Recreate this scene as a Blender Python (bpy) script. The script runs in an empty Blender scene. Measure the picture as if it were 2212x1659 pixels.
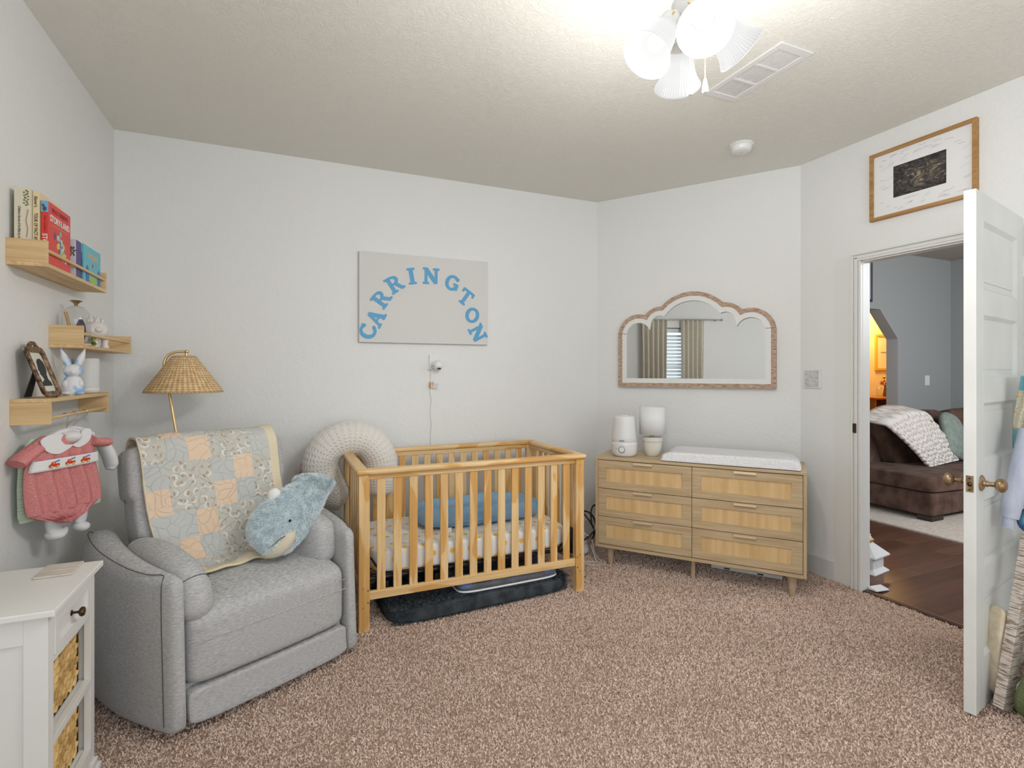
import bpy, math, random
import numpy as np
from mathutils import Vector, Matrix, Quaternion
random.seed(7); rng = np.random.default_rng(7)
C = bpy.context.scene.collection
PI = math.pi

# ---------------------------------------------------------------- camera, light, exposure
YAW = math.radians(23.4); SY, CY = math.sin(YAW), math.cos(YAW)
cam = bpy.data.cameras.new('camera'); cam_o = bpy.data.objects.new('camera', cam); C.objects.link(cam_o)
cam.sensor_width = 36.0; cam.lens = 1133.0/2212*36; cam.shift_y = -24.5/2212; cam.clip_start = .05
cam_o.location = (0, 0, 1.32); cam_o.rotation_euler = (PI/2, 0, -YAW)
bpy.context.scene.camera = cam_o
S = bpy.context.scene
S.view_settings.view_transform = 'Standard'; S.view_settings.look = 'None'
S.view_settings.gamma = 1; S.view_settings.use_curve_mapping = False
S.view_settings.exposure = 0.04
S.cycles.max_bounces = 8; S.cycles.diffuse_bounces = 5; S.cycles.transmission_bounces = 8; S.cycles.transparent_max_bounces = 12
S.cycles.sample_clamp_indirect = 4.0; S.cycles.blur_glossy = 1.0
S.cycles.use_denoising = True
world = bpy.data.worlds.new('daylight'); S.world = world; world.use_nodes = True
world.node_tree.nodes['Background'].inputs[0].default_value = (.86, .94, 1.0, 1)
world.node_tree.nodes['Background'].inputs[1].default_value = 2.2

def lamp(kind, loc, power, color=(1,1,1), size=.1, size_y=None, rot=None, spread=None):
    l = bpy.data.lights.new(kind.lower()+'_light', kind); l.energy = power; l.color = color
    if kind == 'AREA':
        l.size = size
        if size_y: l.shape = 'RECTANGLE'; l.size_y = size_y
        if spread: l.spread = spread
    else: l.shadow_soft_size = size
    o = bpy.data.objects.new('light', l); C.objects.link(o); o.location = loc
    if rot: o.rotation_euler = rot
    return o
# fill lamps at added, unseen front and left-wall windows, and the next rooms' own light
lamp('AREA', (1.0, -1.9, 1.5), 17, (.98, .99, 1.0), 3.1, 1.6, (PI/2+.12, 0, 0))
lamp('AREA', (-.885, -.75, 1.42), 17, (.96, .985, 1), 1.15, 1.15, (PI/2, 0, -PI/2))
lamp('AREA', (5.6, .2, 2.2), 85, (.93, .96, 1), 1.6, 1.2, (math.radians(62), 0, 0))
lamp('POINT', (8.6, 5.2, 2.3), 75, (1, .60, .22), .12)

# ---------------------------------------------------------------- materials
def nt(name):
    m = bpy.data.materials.new(name); m.use_nodes = True
    t = m.node_tree; b = t.nodes['Principled BSDF']; return m, t, b
def N(t, kind, **kw):
    n = t.nodes.new(kind)
    for k, v in kw.items():
        if k in n.inputs: n.inputs[k].default_value = v
        else: setattr(n, k, v)
    return n
def ramp(t, stops):
    r = t.nodes.new('ShaderNodeValToRGB'); e = r.color_ramp.elements
    while len(e) < len(stops): e.new(.5)
    for i, (p, c) in enumerate(stops): e[i].position = p; e[i].color = (*c, 1) if len(c) == 3 else c
    return r
def coords(t, scale=(1,1,1), kind='Object', randomize=False):
    tc = t.nodes.new('ShaderNodeTexCoord'); mp = t.nodes.new('ShaderNodeMapping'); mp.inputs['Scale'].default_value = scale
    t.links.new(tc.outputs[kind], mp.inputs['Vector'])
    if randomize:
        oi = t.nodes.new('ShaderNodeObjectInfo'); ml = N(t, 'ShaderNodeMath', operation='MULTIPLY'); ml.inputs[1].default_value = 37.0
        t.links.new(oi.outputs['Random'], ml.inputs[0]); cx = t.nodes.new('ShaderNodeCombineXYZ')
        for k in range(3): t.links.new(ml.outputs[0], cx.inputs[k])
        t.links.new(cx.outputs[0], mp.inputs['Location'])
    return mp
def bump(t, b, src, strength=.3, dist=.002):
    bp = N(t, 'ShaderNodeBump'); bp.inputs['Strength'].default_value = strength; bp.inputs['Distance'].default_value = dist
    t.links.new(src, bp.inputs['Height']); t.links.new(bp.outputs[0], b.inputs['Normal']); return bp
def plain(name, c, rough=.5, metal=0, spec=.5, **kw):
    m, t, b = nt(name); b.inputs['Base Color'].default_value = (*c, 1); b.inputs['Roughness'].default_value = rough
    b.inputs['Metallic'].default_value = metal; b.inputs['Specular IOR Level'].default_value = spec
    for k, v in kw.items(): b.inputs[k].default_value = v
    return m
def noisy(name, c1, c2, scale=20, rough=.7, stretch=(1,1,1), bstr=.3, bdist=.002, bscale=None, detail=4, spec=.3, lo=.35, hi=.65, kind='Object', randomize=False, sheen=0):
    m, t, b = nt(name); mp = coords(t, stretch, kind, randomize)
    n = N(t, 'ShaderNodeTexNoise', Scale=scale, Detail=detail); t.links.new(mp.outputs[0], n.inputs['Vector'])
    r = ramp(t, [(lo, c1), (hi, c2)]); t.links.new(n.outputs['Fac'], r.inputs[0]); t.links.new(r.outputs[0], b.inputs['Base Color'])
    src = n
    if bscale:
        src = N(t, 'ShaderNodeTexNoise', Scale=bscale, Detail=detail); t.links.new(mp.outputs[0], src.inputs['Vector'])
    if bstr: bump(t, b, src.outputs['Fac'], bstr, bdist)
    b.inputs['Roughness'].default_value = rough; b.inputs['Specular IOR Level'].default_value = spec
    if sheen: b.inputs['Sheen Weight'].default_value = sheen
    return m
def wood(name, base, dark, axis=0, scale=6, rough=.45, patch=None, contrast=(.35,.65)):
    """long grain along the axis; patch = colour of broad heartwood areas"""
    m, t, b = nt(name); s = [22, 22, 22]; s[axis] = 1.1
    mp = coords(t, tuple(s), 'Object', True)
    n = N(t, 'ShaderNodeTexNoise', Scale=scale/3, Detail=6, Distortion=.6); t.links.new(mp.outputs[0], n.inputs['Vector'])
    r = ramp(t, [(contrast[0], dark), (contrast[1], base)]); t.links.new(n.outputs['Fac'], r.inputs[0])
    out = r.outputs[0]
    if patch:
        s2 = [9, 9, 9]; s2[axis] = 2.2
        mp2 = coords(t, tuple(s2), 'Object', True)
        n2 = N(t, 'ShaderNodeTexNoise', Scale=1.0, Detail=1, Distortion=.8); t.links.new(mp2.outputs[0], n2.inputs['Vector'])
        r2 = ramp(t, [(.52, (0,0,0)), (.56, (1,1,1))]); t.links.new(n2.outputs['Fac'], r2.inputs[0])
        mx = N(t, 'ShaderNodeMix', data_type='RGBA'); t.links.new(r2.outputs[0], mx.inputs[0]); t.links.new(r.outputs[0], mx.inputs[6])
        mul = N(t, 'ShaderNodeMix', data_type='RGBA', blend_type='MULTIPLY'); mul.inputs[0].default_value = 1
        t.links.new(r.outputs[0], mul.inputs[6]); mul.inputs[7].default_value = (*patch, 1); t.links.new(mul.outputs[2], mx.inputs[7]); out = mx.outputs[2]
    t.links.new(out, b.inputs['Base Color']); bump(t, b, n.outputs['Fac'], .08, .001)
    b.inputs['Roughness'].default_value = rough; b.inputs['Specular IOR Level'].default_value = .35
    return m

def wall_material(name, c, rough=.6, dist=.0035, sc=55):
    m, t, b = nt(name); mp = coords(t)
    n = N(t, 'ShaderNodeTexNoise', Scale=sc, Detail=3, Roughness=.55, Distortion=.4); t.links.new(mp.outputs[0], n.inputs['Vector'])
    n2 = N(t, 'ShaderNodeTexNoise', Scale=sc*.22, Detail=2, Distortion=1.0); t.links.new(mp.outputs[0], n2.inputs['Vector'])
    ad = N(t, 'ShaderNodeMath', operation='ADD'); t.links.new(n.outputs['Fac'], ad.inputs[0]); t.links.new(n2.outputs['Fac'], ad.inputs[1])
    bump(t, b, ad.outputs[0], .55, dist); b.inputs['Base Color'].default_value = (*c, 1); b.inputs['Roughness'].default_value = rough
    b.inputs['Specular IOR Level'].default_value = .3; return m
def ceiling_material():
    m, t, b = nt('ceiling_paint'); mp = coords(t, (1, 1, 1)); mp.inputs['Rotation'].default_value = (0, 0, .5)
    v = N(t, 'ShaderNodeTexNoise', Scale=20, Detail=4, Roughness=.6, Distortion=1.6); t.links.new(mp.outputs[0], v.inputs['Vector'])
    r = ramp(t, [(.44, (0,0,0)), (.50, (1,1,1)), (.56, (0,0,0))]); t.links.new(v.outputs['Fac'], r.inputs[0])
    n = N(t, 'ShaderNodeTexNoise', Scale=75, Detail=2); t.links.new(mp.outputs[0], n.inputs['Vector'])
    a = N(t, 'ShaderNodeMath', operation='MULTIPLY_ADD'); t.links.new(n.outputs['Fac'], a.inputs[0]); a.inputs[1].default_value = .8; t.links.new(r.outputs[0], a.inputs[2])
    bump(t, b, a.outputs[0], .45, .0022); b.inputs['Base Color'].default_value = (.80, .79, .73, 1); b.inputs['Roughness'].default_value = .8
    b.inputs['Specular IOR Level'].default_value = .2; return m
def weave_material(name, c1, c2, sx, sz, gap=(.15,.08,.03), bd=.002, kind='Object', axes=(0,2), op='MULTIPLY'):
    """cane / wicker: two crossed waves with noise"""
    m, t, b = nt(name); mp = coords(t, (1,1,1), kind)
    sep = t.nodes.new('ShaderNodeSeparateXYZ'); t.links.new(mp.outputs[0], sep.inputs[0])
    def sine(ax, f):
        a = N(t, 'ShaderNodeMath', operation='MULTIPLY'); t.links.new(sep.outputs[ax], a.inputs[0]); a.inputs[1].default_value = f*2*PI
        s = N(t, 'ShaderNodeMath', operation='SINE'); t.links.new(a.outputs[0], s.inputs[0]); return s
    a, c = sine(axes[0], sx), sine(axes[1], sz)
    mx = N(t, 'ShaderNodeMath', operation=op); t.links.new(a.outputs[0], mx.inputs[0]); t.links.new(c.outputs[0], mx.inputs[1])
    n = N(t, 'ShaderNodeTexNoise', Scale=9, Detail=3); 
    mp2 = coords(t, (30, 30, 2) , kind); t.links.new(mp2.outputs[0], n.inputs['Vector']); n.inputs['Scale'].default_value = 1
    r = ramp(t, [(.35, c1), (.65, c2)]); t.links.new(n.outputs['Fac'], r.inputs[0])
    r2 = ramp(t, [(.08, (*gap,)), (.35, (1,1,1))])
    mr = N(t, 'ShaderNodeMapRange'); mr.inputs['From Min'].default_value = -1; t.links.new(mx.outputs[0], mr.inputs['Value']); t.links.new(mr.outputs[0], r2.inputs[0])
    mu = N(t, 'ShaderNodeMix', data_type='RGBA', blend_type='MULTIPLY'); mu.inputs[0].default_value = 1
    t.links.new(r.outputs[0], mu.inputs[6]); t.links.new(r2.outputs[0], mu.inputs[7]); t.links.new(mu.outputs[2], b.inputs['Base Color'])
    bump(t, b, mr.outputs[0], .5, bd); b.inputs['Roughness'].default_value = .65; return m

M = {}
M['wall'] = wall_material('white_wall_paint', (.77, .775, .765))
M['ceiling'] = ceiling_material()
M['paint'] = plain('white_gloss_paint', (.74, .745, .725), .35)
M['door_paint'] = noisy('aged_white_door_paint', (.66,.67,.65), (.74,.745,.725), 3, .35, bstr=.12, bdist=.002, bscale=30)
M['baseboard'] = noisy('grey_white_baseboard', (.60,.60,.60), (.68,.68,.68), 6, .5)
M['carpet'] = noisy('beige_carpet_backing', (.30,.21,.155), (.43,.31,.24), 90, .95, bstr=.8, bdist=.006, spec=.05)
M['white'] = plain('white_plastic', (.80,.80,.79), .3)
M['white_matte'] = plain('white_matte', (.76,.76,.745), .7)
M['black'] = plain('black_plastic', (.012,.012,.014), .45)
M['dark_metal'] = plain('black_metal', (.02,.02,.024), .4, .5)
M['brass'] = plain('brushed_brass', (.80,.58,.28), .35, .75)
M['old_brass'] = noisy('aged_brass', (.22,.14,.07), (.50,.38,.24), 25, .4, bstr=.05)
M['old_brass'].node_tree.nodes['Principled BSDF'].inputs['Metallic'].default_value = .85
M['bronze'] = plain('dark_bronze', (.09,.055,.03), .3, .9)
M['steel'] = plain('hanger_steel', (.55,.55,.56), .25, 1)
m, t, b = nt('clear_glass'); g1_ = N(t, 'ShaderNodeBsdfTransparent'); g1_.inputs[0].default_value = (.97,.975,.975,1); g2_ = N(t, 'ShaderNodeBsdfGlossy', Roughness=.02); lw_ = N(t, 'ShaderNodeLayerWeight'); lw_.inputs['Blend'].default_value = .5; fz0 = N(t, 'ShaderNodeMath', operation='POWER'); t.links.new(lw_.outputs['Facing'], fz0.inputs[0]); fz0.inputs[1].default_value = 4.0; fz = N(t, 'ShaderNodeMath', operation='MULTIPLY_ADD'); t.links.new(fz0.outputs[0], fz.inputs[0]); fz.inputs[1].default_value = .45; fz.inputs[2].default_value = .025; g3_ = N(t, 'ShaderNodeMixShader')
t.links.new(fz.outputs[0], g3_.inputs[0]); t.links.new(g1_.outputs[0], g3_.inputs[1]); t.links.new(g2_.outputs[0], g3_.inputs[2]); t.links.new(g3_.outputs[0], t.nodes['Material Output'].inputs['Surface']); M['glass'] = m
M['mirror'] = plain('mirror_silver', (.70,.715,.72), .01, 1)
M['recliner'] = noisy('heather_grey_upholstery', (.32,.32,.325), (.57,.57,.575), 13, .9, (5, 5, 48), .25, .0012, spec=.12, sheen=.15, lo=.3, hi=.7)
M['seam'] = plain('seam_thread', (.10,.10,.105), .9)
PINE = dict(base=(.80,.57,.29), dark=(.68,.44,.19))
for ax, nm in enumerate('xyz'):
    M['pine_'+nm] = wood('crib_pine_'+nm, (.78,.56,.30), (.66,.43,.19), ax, 6, .4, (.86,.70,.46))
    M['shelfwood_'+nm] = wood('shelf_pine_'+nm, (.75,.55,.30), (.60,.40,.19), ax, 6, .5)
    M['oak_'+nm] = wood('dresser_oak_'+nm, (.56,.43,.27), (.44,.32,.18), ax, 9, .5)
M['frameoak'] = wood('frame_oak', (.46,.26,.10), (.34,.18,.06), 1, 8, .5)
M['washed'] = noisy('whitewashed_brown_wood', (.33,.20,.12), (.56,.44,.35), 8, .7, (3,3,14), .3, .001)
M['cane'] = weave_material('woven_cane', (.66,.44,.20), (.78,.56,.29), 95, 95, (.50,.38,.28))
M['leg_wood'] = noisy('pale_leg_wood', (.42,.31,.20), (.50,.38,.26), 8, .5, (6,6,1))

# ---------------------------------------------------------------- mesh building
class MB:
    def __init__(s): s.v = []; s.f = []; s.mi = []; s.uv = {}; s.cur = 0
    def add(s, vs, fs, uvs=None):
        o = len(s.v); s.v.extend([tuple(p) for p in vs])
        for k, f in enumerate(fs):
            s.f.append(tuple(i+o for i in f)); s.mi.append(s.cur)
        if uvs:
            for i, u in enumerate(uvs): s.uv[o+i] = u
        return o
    def box(s, x0, x1, y0, y1, z0, z1, rot=None):
        vs = [Vector(p) for p in ((x0,y0,z0),(x1,y0,z0),(x1,y1,z0),(x0,y1,z0),(x0,y0,z1),(x1,y0,z1),(x1,y1,z1),(x0,y1,z1))]
        if rot: vs = [rot @ p for p in vs]
        s.add(vs, [(0,3,2,1),(4,5,6,7),(0,1,5,4),(1,2,6,5),(2,3,7,6),(3,0,4,7)]); return s
    def lathe(s, prof, c=(0,0,0), n=32, M4=None, wave=0, waves=0):
        vs = []; fs = []
        for (r, z) in prof:
            for k in range(n):
                a = 2*PI*k/n; p = Vector((r*math.cos(a), r*math.sin(a), z))
                vs.append(M4 @ p if M4 else p + Vector(c))
        m = len(prof)
        for i in range(m-1):
            for k in range(n):
                k2 = (k+1) % n; fs.append((i*n+k, i*n+k2, (i+1)*n+k2, (i+1)*n+k))
        uv = [(k/n, i/(m-1)) for i in range(m) for k in range(n)]
        if prof[0][0] > 1e-6: fs.append(tuple(range(n-1, -1, -1)))
        if prof[-1][0] > 1e-6: fs.append(tuple((m-1)*n+k for k in range(n)))
        s.add(vs, fs, uv); return s
    def shell(s, prof, c=(0,0,0), n=32, M4=None):
        vs = []; fs = []; m = len(prof)
        for (r, z) in prof:
            for k in range(n):
                a = 2*PI*k/n; p = Vector((r*math.cos(a), r*math.sin(a), z)); vs.append(M4 @ p if M4 else p + Vector(c))
        for i in range(m-1):
            for k in range(n):
                k2 = (k+1) % n; fs.append((i*n+k, i*n+k2, (i+1)*n+k2, (i+1)*n+k))
        s.add(vs, fs, [(k/n, i/(m-1)) for i in range(m) for k in range(n)]); return s
    def tube(s, pts, r, n=10, closed=False, flat=1.0):
        pts = [Vector(p) for p in pts]; m = len(pts); rs = r if hasattr(r, '__len__') else [r]*m
        up = None; vs = []; fs = []
        for i in range(m):
            if closed: d = pts[(i+1) % m]-pts[i-1]
            else: d = pts[min(i+1, m-1)]-pts[max(i-1, 0)]
            d.normalize()
            if up is None:
                up = Vector((0,0,1)) if abs(d.z) < .9 else Vector((1,0,0))
            a = d.cross(up); a.normalize(); b = a.cross(d); b.normalize(); up = b
            for k in range(n):
                t = 2*PI*k/n; vs.append(pts[i] + a*math.cos(t)*rs[i] + b*math.sin(t)*rs[i]*flat)
        for i in range(m if closed else m-1):
            for k in range(n):
                i2 = (i+1) % m; k2 = (k+1) % n; fs.append((i*n+k, i*n+k2, i2*n+k2, i2*n+k))
        if not closed: fs.append(tuple(range(n-1,-1,-1))); fs.append(tuple((m-1)*n+k for k in range(n)))
        s.add(vs, fs, [(k/n, i/(m-1)) for i in range(m) for k in range(n)]); return s
    def loft(s, rings, cap=True):
        n = len(rings[0]); vs = [p for r in rings for p in r]; fs = []
        for i in range(len(rings)-1):
            for k in range(n): k2 = (k+1) % n; fs.append((i*n+k, i*n+k2, (i+1)*n+k2, (i+1)*n+k))
        if cap: fs.append(tuple(range(n-1,-1,-1))); fs.append(tuple((len(rings)-1)*n+k for k in range(n)))
        s.add(vs, fs); return s
    def ball(s, c, r, nu=20, nv=12, p=1.0, M4=None, deform=None):
        rx, ry, rz = r if hasattr(r, '__len__') else (r, r, r)
        sg = lambda x: math.copysign(abs(x)**p, x)
        vs = []; fs = []
        for j in range(nv+1):
            t = -PI/2 + PI*j/nv
            for k in range(nu):
                a = 2*PI*k/nu
                q = Vector((rx*sg(math.cos(t))*sg(math.cos(a)), ry*sg(math.cos(t))*sg(math.sin(a)), rz*sg(math.sin(t))))
                if deform: q = deform(q)
                vs.append(M4 @ q if M4 else q + Vector(c))
        for j in range(nv):
            for k in range(nu): k2 = (k+1) % nu; fs.append((j*nu+k, j*nu+k2, (j+1)*nu+k2, (j+1)*nu+k))
        s.add(vs, fs, [(k/nu, j/nv) for j in range(nv+1) for k in range(nu)]); return s
    def grid(s, fn, nu, nv, uvs=True, mat_fn=None):
        vs = []; uv = []
        for j in range(nv+1):
            for i in range(nu+1): vs.append(fn(i/nu, j/nv)); uv.append((i/nu, j/nv))
        o = len(s.v); s.v.extend([tuple(p) for p in vs])
        for i, u in enumerate(uv): s.uv[o+i] = u
        for j in range(nv):
            for i in range(nu):
                a = j*(nu+1)+i; s.f.append((o+a, o+a+1, o+a+nu+2, o+a+nu+1))
                s.mi.append(mat_fn((i+.5)/nu, (j+.5)/nv) if mat_fn else s.cur)
        return s
    def prism(s, poly, h0, h1, fr=None):
        """poly in local (a,b); fr maps (a,b,h) to space"""
        fr = fr or (lambda a, b, h: (a, b, h)); n = len(poly)
        vs = [fr(a, b, h0) for a, b in poly] + [fr(a, b, h1) for a, b in poly]
        fs = [tuple(range(n-1,-1,-1)), tuple(range(n, 2*n))] + [(i, (i+1) % n, n+(i+1) % n, n+i) for i in range(n)]
        s.add(vs, fs); return s
    def build(s, name, mats, parent=None, smooth=False, bevel=0, bseg=2, sub=0, solid=0, solid_off=0, auto=None, loc=None, rot=None):
        me = bpy.data.meshes.new(name); me.from_pydata(s.v, [], s.f)
        mats = mats if isinstance(mats, (list, tuple)) else [mats]
        for m in mats: me.materials.append(m)
        if len(mats) > 1: me.polygons.foreach_set('material_index', s.mi)
        if s.uv:
            ul = me.uv_layers.new(name='UVMap')
            li = np.empty(len(me.loops), dtype=np.int32); me.loops.foreach_get('vertex_index', li)
            arr = np.array([s.uv.get(int(i), (0, 0)) for i in li], dtype=np.float32); ul.data.foreach_set('uv', arr.ravel())
        if smooth:
            me.polygons.foreach_set('use_smooth', [True]*len(me.polygons))
            if not sub: me.set_sharp_from_angle(angle=math.radians(52))
        me.update(); o = bpy.data.objects.new(name, me); C.objects.link(o)
        if parent: o.parent = parent
        if loc: o.location = loc
        if rot: o.rotation_euler = rot
        if solid: md = o.modifiers.new('solid', 'SOLIDIFY'); md.thickness = solid; md.offset = solid_off
        if sub: md = o.modifiers.new('sub', 'SUBSURF'); md.levels = min(sub,1); md.render_levels = sub
        if bevel: md = o.modifiers.new('bevel', 'BEVEL'); md.width = bevel; md.segments = bseg; md.limit_method = 'ANGLE'; md.angle_limit = math.radians(40)
        return o
def orient(p, d, roll=0):
    """matrix whose +Z runs along d from p"""
    q = Vector(d).to_track_quat('Z', 'Y'); return Matrix.Translation(Vector(p)) @ q.to_matrix().to_4x4()
def thing(name, label, cat, loc=(0,0,0), rotz=0, group=None):
    o = bpy.data.objects.new(name, None); C.objects.link(o); o.location = loc; o.rotation_euler = (0,0,rotz)
    o.empty_display_size = .05; o['label'] = label; o['category'] = cat
    if group: o['group'] = group
    return o
def tag(o, label, cat, group=None):
    o['label'] = label; o['category'] = cat
    if group: o['group'] = group
    return o
def struct(o): o['kind'] = 'structure'; return o
def dup(root, loc=None, rotz=None, label=None):
    r = root.copy(); C.objects.link(r)
    if loc is not None: r.location = loc
    if rotz is not None: r.rotation_euler = (0,0,rotz)
    if label: r['label'] = label
    for ch in list(root.children):
        c = ch.copy(); C.objects.link(c); c.parent = r
        for g in ch.children: d = g.copy(); C.objects.link(d); d.parent = c
    return r
def lettering(txt, size, ext=.0008, offset=0.0, spacing=1.0, bold=0.0):
    """vertices / faces of centred text lying in XY"""
    cu = bpy.data.curves.new('t', 'FONT'); cu.body = txt; cu.size = size; cu.extrude = ext; cu.offset = bold
    cu.align_x = 'CENTER'; cu.align_y = 'CENTER'; cu.space_character = spacing; cu.resolution_u = 3
    ob = bpy.data.objects.new('t', cu); me = bpy.data.meshes.new_from_object(ob)
    vs = [v.co.copy() for v in me.vertices]; fs = [tuple(p.vertices) for p in me.polygons]
    bpy.data.objects.remove(ob); bpy.data.meshes.remove(me); return vs, fs
def catmull(pts, k=6, closed=False):
    P = [Vector(p) for p in pts]; n = len(P); out = []
    for i in range(n if closed else n-1):
        a = P[(i-1) % n] if closed or i > 0 else P[0]; b = P[i]; c = P[(i+1) % n]; d = P[(i+2) % n] if closed or i+2 < n else P[-1]
        for j in range(k):
            t = j/k; out.append(.5*((2*b)+(-a+c)*t+(2*a-5*b+4*c-d)*t*t+(-a+3*b-3*c+d)*t**3))
    if not closed: out.append(P[-1])
    return out
def lerp(a, b, t): return a+(b-a)*t
def interp(tab, x):
    for (x0, y0), (x1, y1) in zip(tab, tab[1:]):
        if x <= x1: return y0 + (y1-y0)*(x-x0)/(x1-x0) if x1 > x0 else y1
    return tab[-1][1]
def strands(pts, nrm, length, width, droop, mat, name, parent, jitter=.5, seed=1, grav=None):
    """fur or pile: one bent tapered blade per point, as one mesh"""
    r = np.random.default_rng(seed); n = len(pts)
    d = nrm + r.normal(0, jitter, (n, 3)); d /= np.linalg.norm(d, axis=1)[:, None]
    L = length*r.uniform(.65, 1.25, n)[:, None]
    g = np.array(grav if grav is not None else (0,0,-1.0))*droop
    t = r.normal(0, 1, (n, 3)); side = np.cross(d, t); side /= np.linalg.norm(side, axis=1)[:, None]; w = width*r.uniform(.6, 1.2, n)[:, None]
    a = pts - side*w; b = pts + side*w; mid = pts + d*L*.55 + g*L*.15; tip = pts + d*L + g*L*.6
    c1 = mid - side*w*.8; c2 = mid + side*w*.8
    V = np.stack([a, b, c2, c1, tip], 1).reshape(-1, 3)
    base = (np.arange(n)*5)[:, None]
    me = bpy.data.meshes.new(name)
    me.vertices.add(len(V)); me.vertices.foreach_set('co', V.astype(np.float32).ravel())
    quads = base + np.array([0,1,2,3]); tris = base + np.array([3,2,4])
    loops = np.concatenate([quads, tris], 1).ravel()   # per strand: 4 + 3
    me.loops.add(len(loops)); me.loops.foreach_set('vertex_index', loops.astype(np.int32))
    me.polygons.add(2*n); st = (np.arange(n)*7)[:, None] + np.array([0, 4]); me.polygons.foreach_set('loop_start', st.ravel().astype(np.int32))
    me.update(calc_edges=True); me.materials.append(mat)
    o = bpy.data.objects.new(name, me); C.objects.link(o); o.parent = parent; o['kind'] = 'stuff'; return o

# ---------------------------------------------------------------- the room
AX, BY, DX, CZ = -.904, 3.680, 3.195, 2.72
BC = Vector((2.348, 3.692)); CDp = Vector((3.195, 2.476)); cd = (CDp-BC).normalized(); cn = Vector((cd.y, -cd.x))  # normal into the room
if cn.dot(-BC) < 0: cn = -cn
FY = -2.0
def onC(u, off, z): p = BC + cd*u + cn*off; return (p.x, p.y, z)
struct(MB().prism([(AX-.1,FY-.1),(DX+.06,FY-.1),(DX+.06,2.43),(BC.x+.1,BY+.1),(AX-.1,BY+.1)], -.05, 0).build('floor', M['carpet']))
struct(MB().prism([(AX-.1,FY-.1),(DX+.10,FY-.1),(DX+.10,2.5),(BC.x+.1,BY+.1),(AX-.1,BY+.1)], CZ, CZ+.06).build('ceiling', M['ceiling']))
# left wall with its window opening and a second one added for fill light
WY0, WY1, WZ0, WZ1 = 1.16, 1.90, .80, 1.98
w = MB(); w.box(AX-.12, AX, FY, -1.36, 0, CZ).box(AX-.12, AX, -.14, WY0, 0, CZ).box(AX-.12, AX, -1.36, -.14, 0, .80).box(AX-.12, AX, -1.36, -.14, 2.02, CZ).box(AX-.12, AX, WY1, BY+.12, 0, CZ).box(AX-.12, AX, WY0, WY1, 0, WZ0).box(AX-.12, AX, WY0, WY1, WZ1, CZ)
struct(w.build('wall_left', M['wall']))
struct(MB().box(AX, BC.x+.02, BY, BY+.12, 0, CZ).build('wall_back', M['wall']))
w = MB(); p = [BC, CDp, CDp-cn*.12, BC-cn*.12]; w.prism([(q.x, q.y) for q in p], 0, CZ); struct(w.build('wall_corner', M['wall']))
# right wall with the doorway
OY0, OY1, OZ = 1.335, 2.078, 2.005; DW = .062
w = MB(); w.box(DX, DX+DW, OY1, 2.49, 0, CZ).box(DX, DX+DW, OY0, OY1, OZ, CZ).box(DX, DX+DW, FY, OY0, 0, CZ); struct(w.build('wall_right', M['wall']))
# front wall behind the camera with a wide opening added for fill light
w = MB(); w.box(AX-.12, -.6, FY-.12, FY, 0, CZ).box(2.6, DX+.12, FY-.12, FY, 0, CZ).box(-.6, 2.6, FY-.12, FY, 0, .65).box(-.6, 2.6, FY-.12, FY, 2.35, CZ); struct(w.build('wall_front', M['wall']))
# baseboards
struct(MB().box(AX+.013, BC.x, BY-.013, BY, 0, .125).build('baseboard_back', M['baseboard'], bevel=.004))
struct(MB().box(AX, AX+.013, FY, BY-.013, 0, .125).build('baseboard_left', M['baseboard'], bevel=.004))
w = MB(); w.prism([onC(u, o, 0)[:2] for u, o in ((0,0),(1.484,0),(1.484,.013),(0,.013))], 0, .125); struct(w.build('baseboard_corner', M['baseboard'], bevel=.004))
struct(MB().box(DX-.013, DX, 2.236, 2.47, 0, .125).build('baseboard_right', M['baseboard'], bevel=.004))
# smooth strip, casing, jamb of the doorway
struct(MB().box(DX-.006, DX, 2.119, 2.236, 0, 2.03).build('trim_2', M['paint']))
cas = MB()
def casing_v(y0, y1, z1):
    s = 1 if y1 > y0 else -1
    for a, b, d in ((0,.014,.026),(.014,.019,.016),(.019,.038,.021),(.038,.042,.014),(.042,.057,.019)):
        ya, yb = y0+s*a, y0+s*b; cas.box(DX-d, DX+.002, min(ya,yb), max(ya,yb), 0, z1-a)
casing_v(2.119, 2.0, 2.035); casing_v(OY0-.04, 2.0, 2.035)
for a, b, d in ((0,.010,.026),(.010,.016,.016),(.016,.032,.021),(.032,.045,.019)): cas.box(DX-d, DX+.002, OY0-.04+a, 2.119-a, 2.040-b, 2.040-a)
struct(cas.build('trim_1', M['paint'], bevel=.003))
jb = MB(); jb.box(DX-.002, DX+DW+.003, OY1-.018, OY1, 0, OZ).box(DX-.002, DX+DW+.003, OY0, OY0+.018, 0, OZ).box(DX-.002, DX+DW+.003, OY0, OY1, OZ-.018, OZ)
jm = struct(jb.build('trim_3', M['paint'], bevel=.002))
o = MB().box(DX-.0275, DX-.0255, 2.084, 2.106, .955, 1.012).build('strike_plate', M['bronze'], bevel=.001); tag(o, 'small dark strike plate on the door casing at knob height', 'strike plate')
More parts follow.
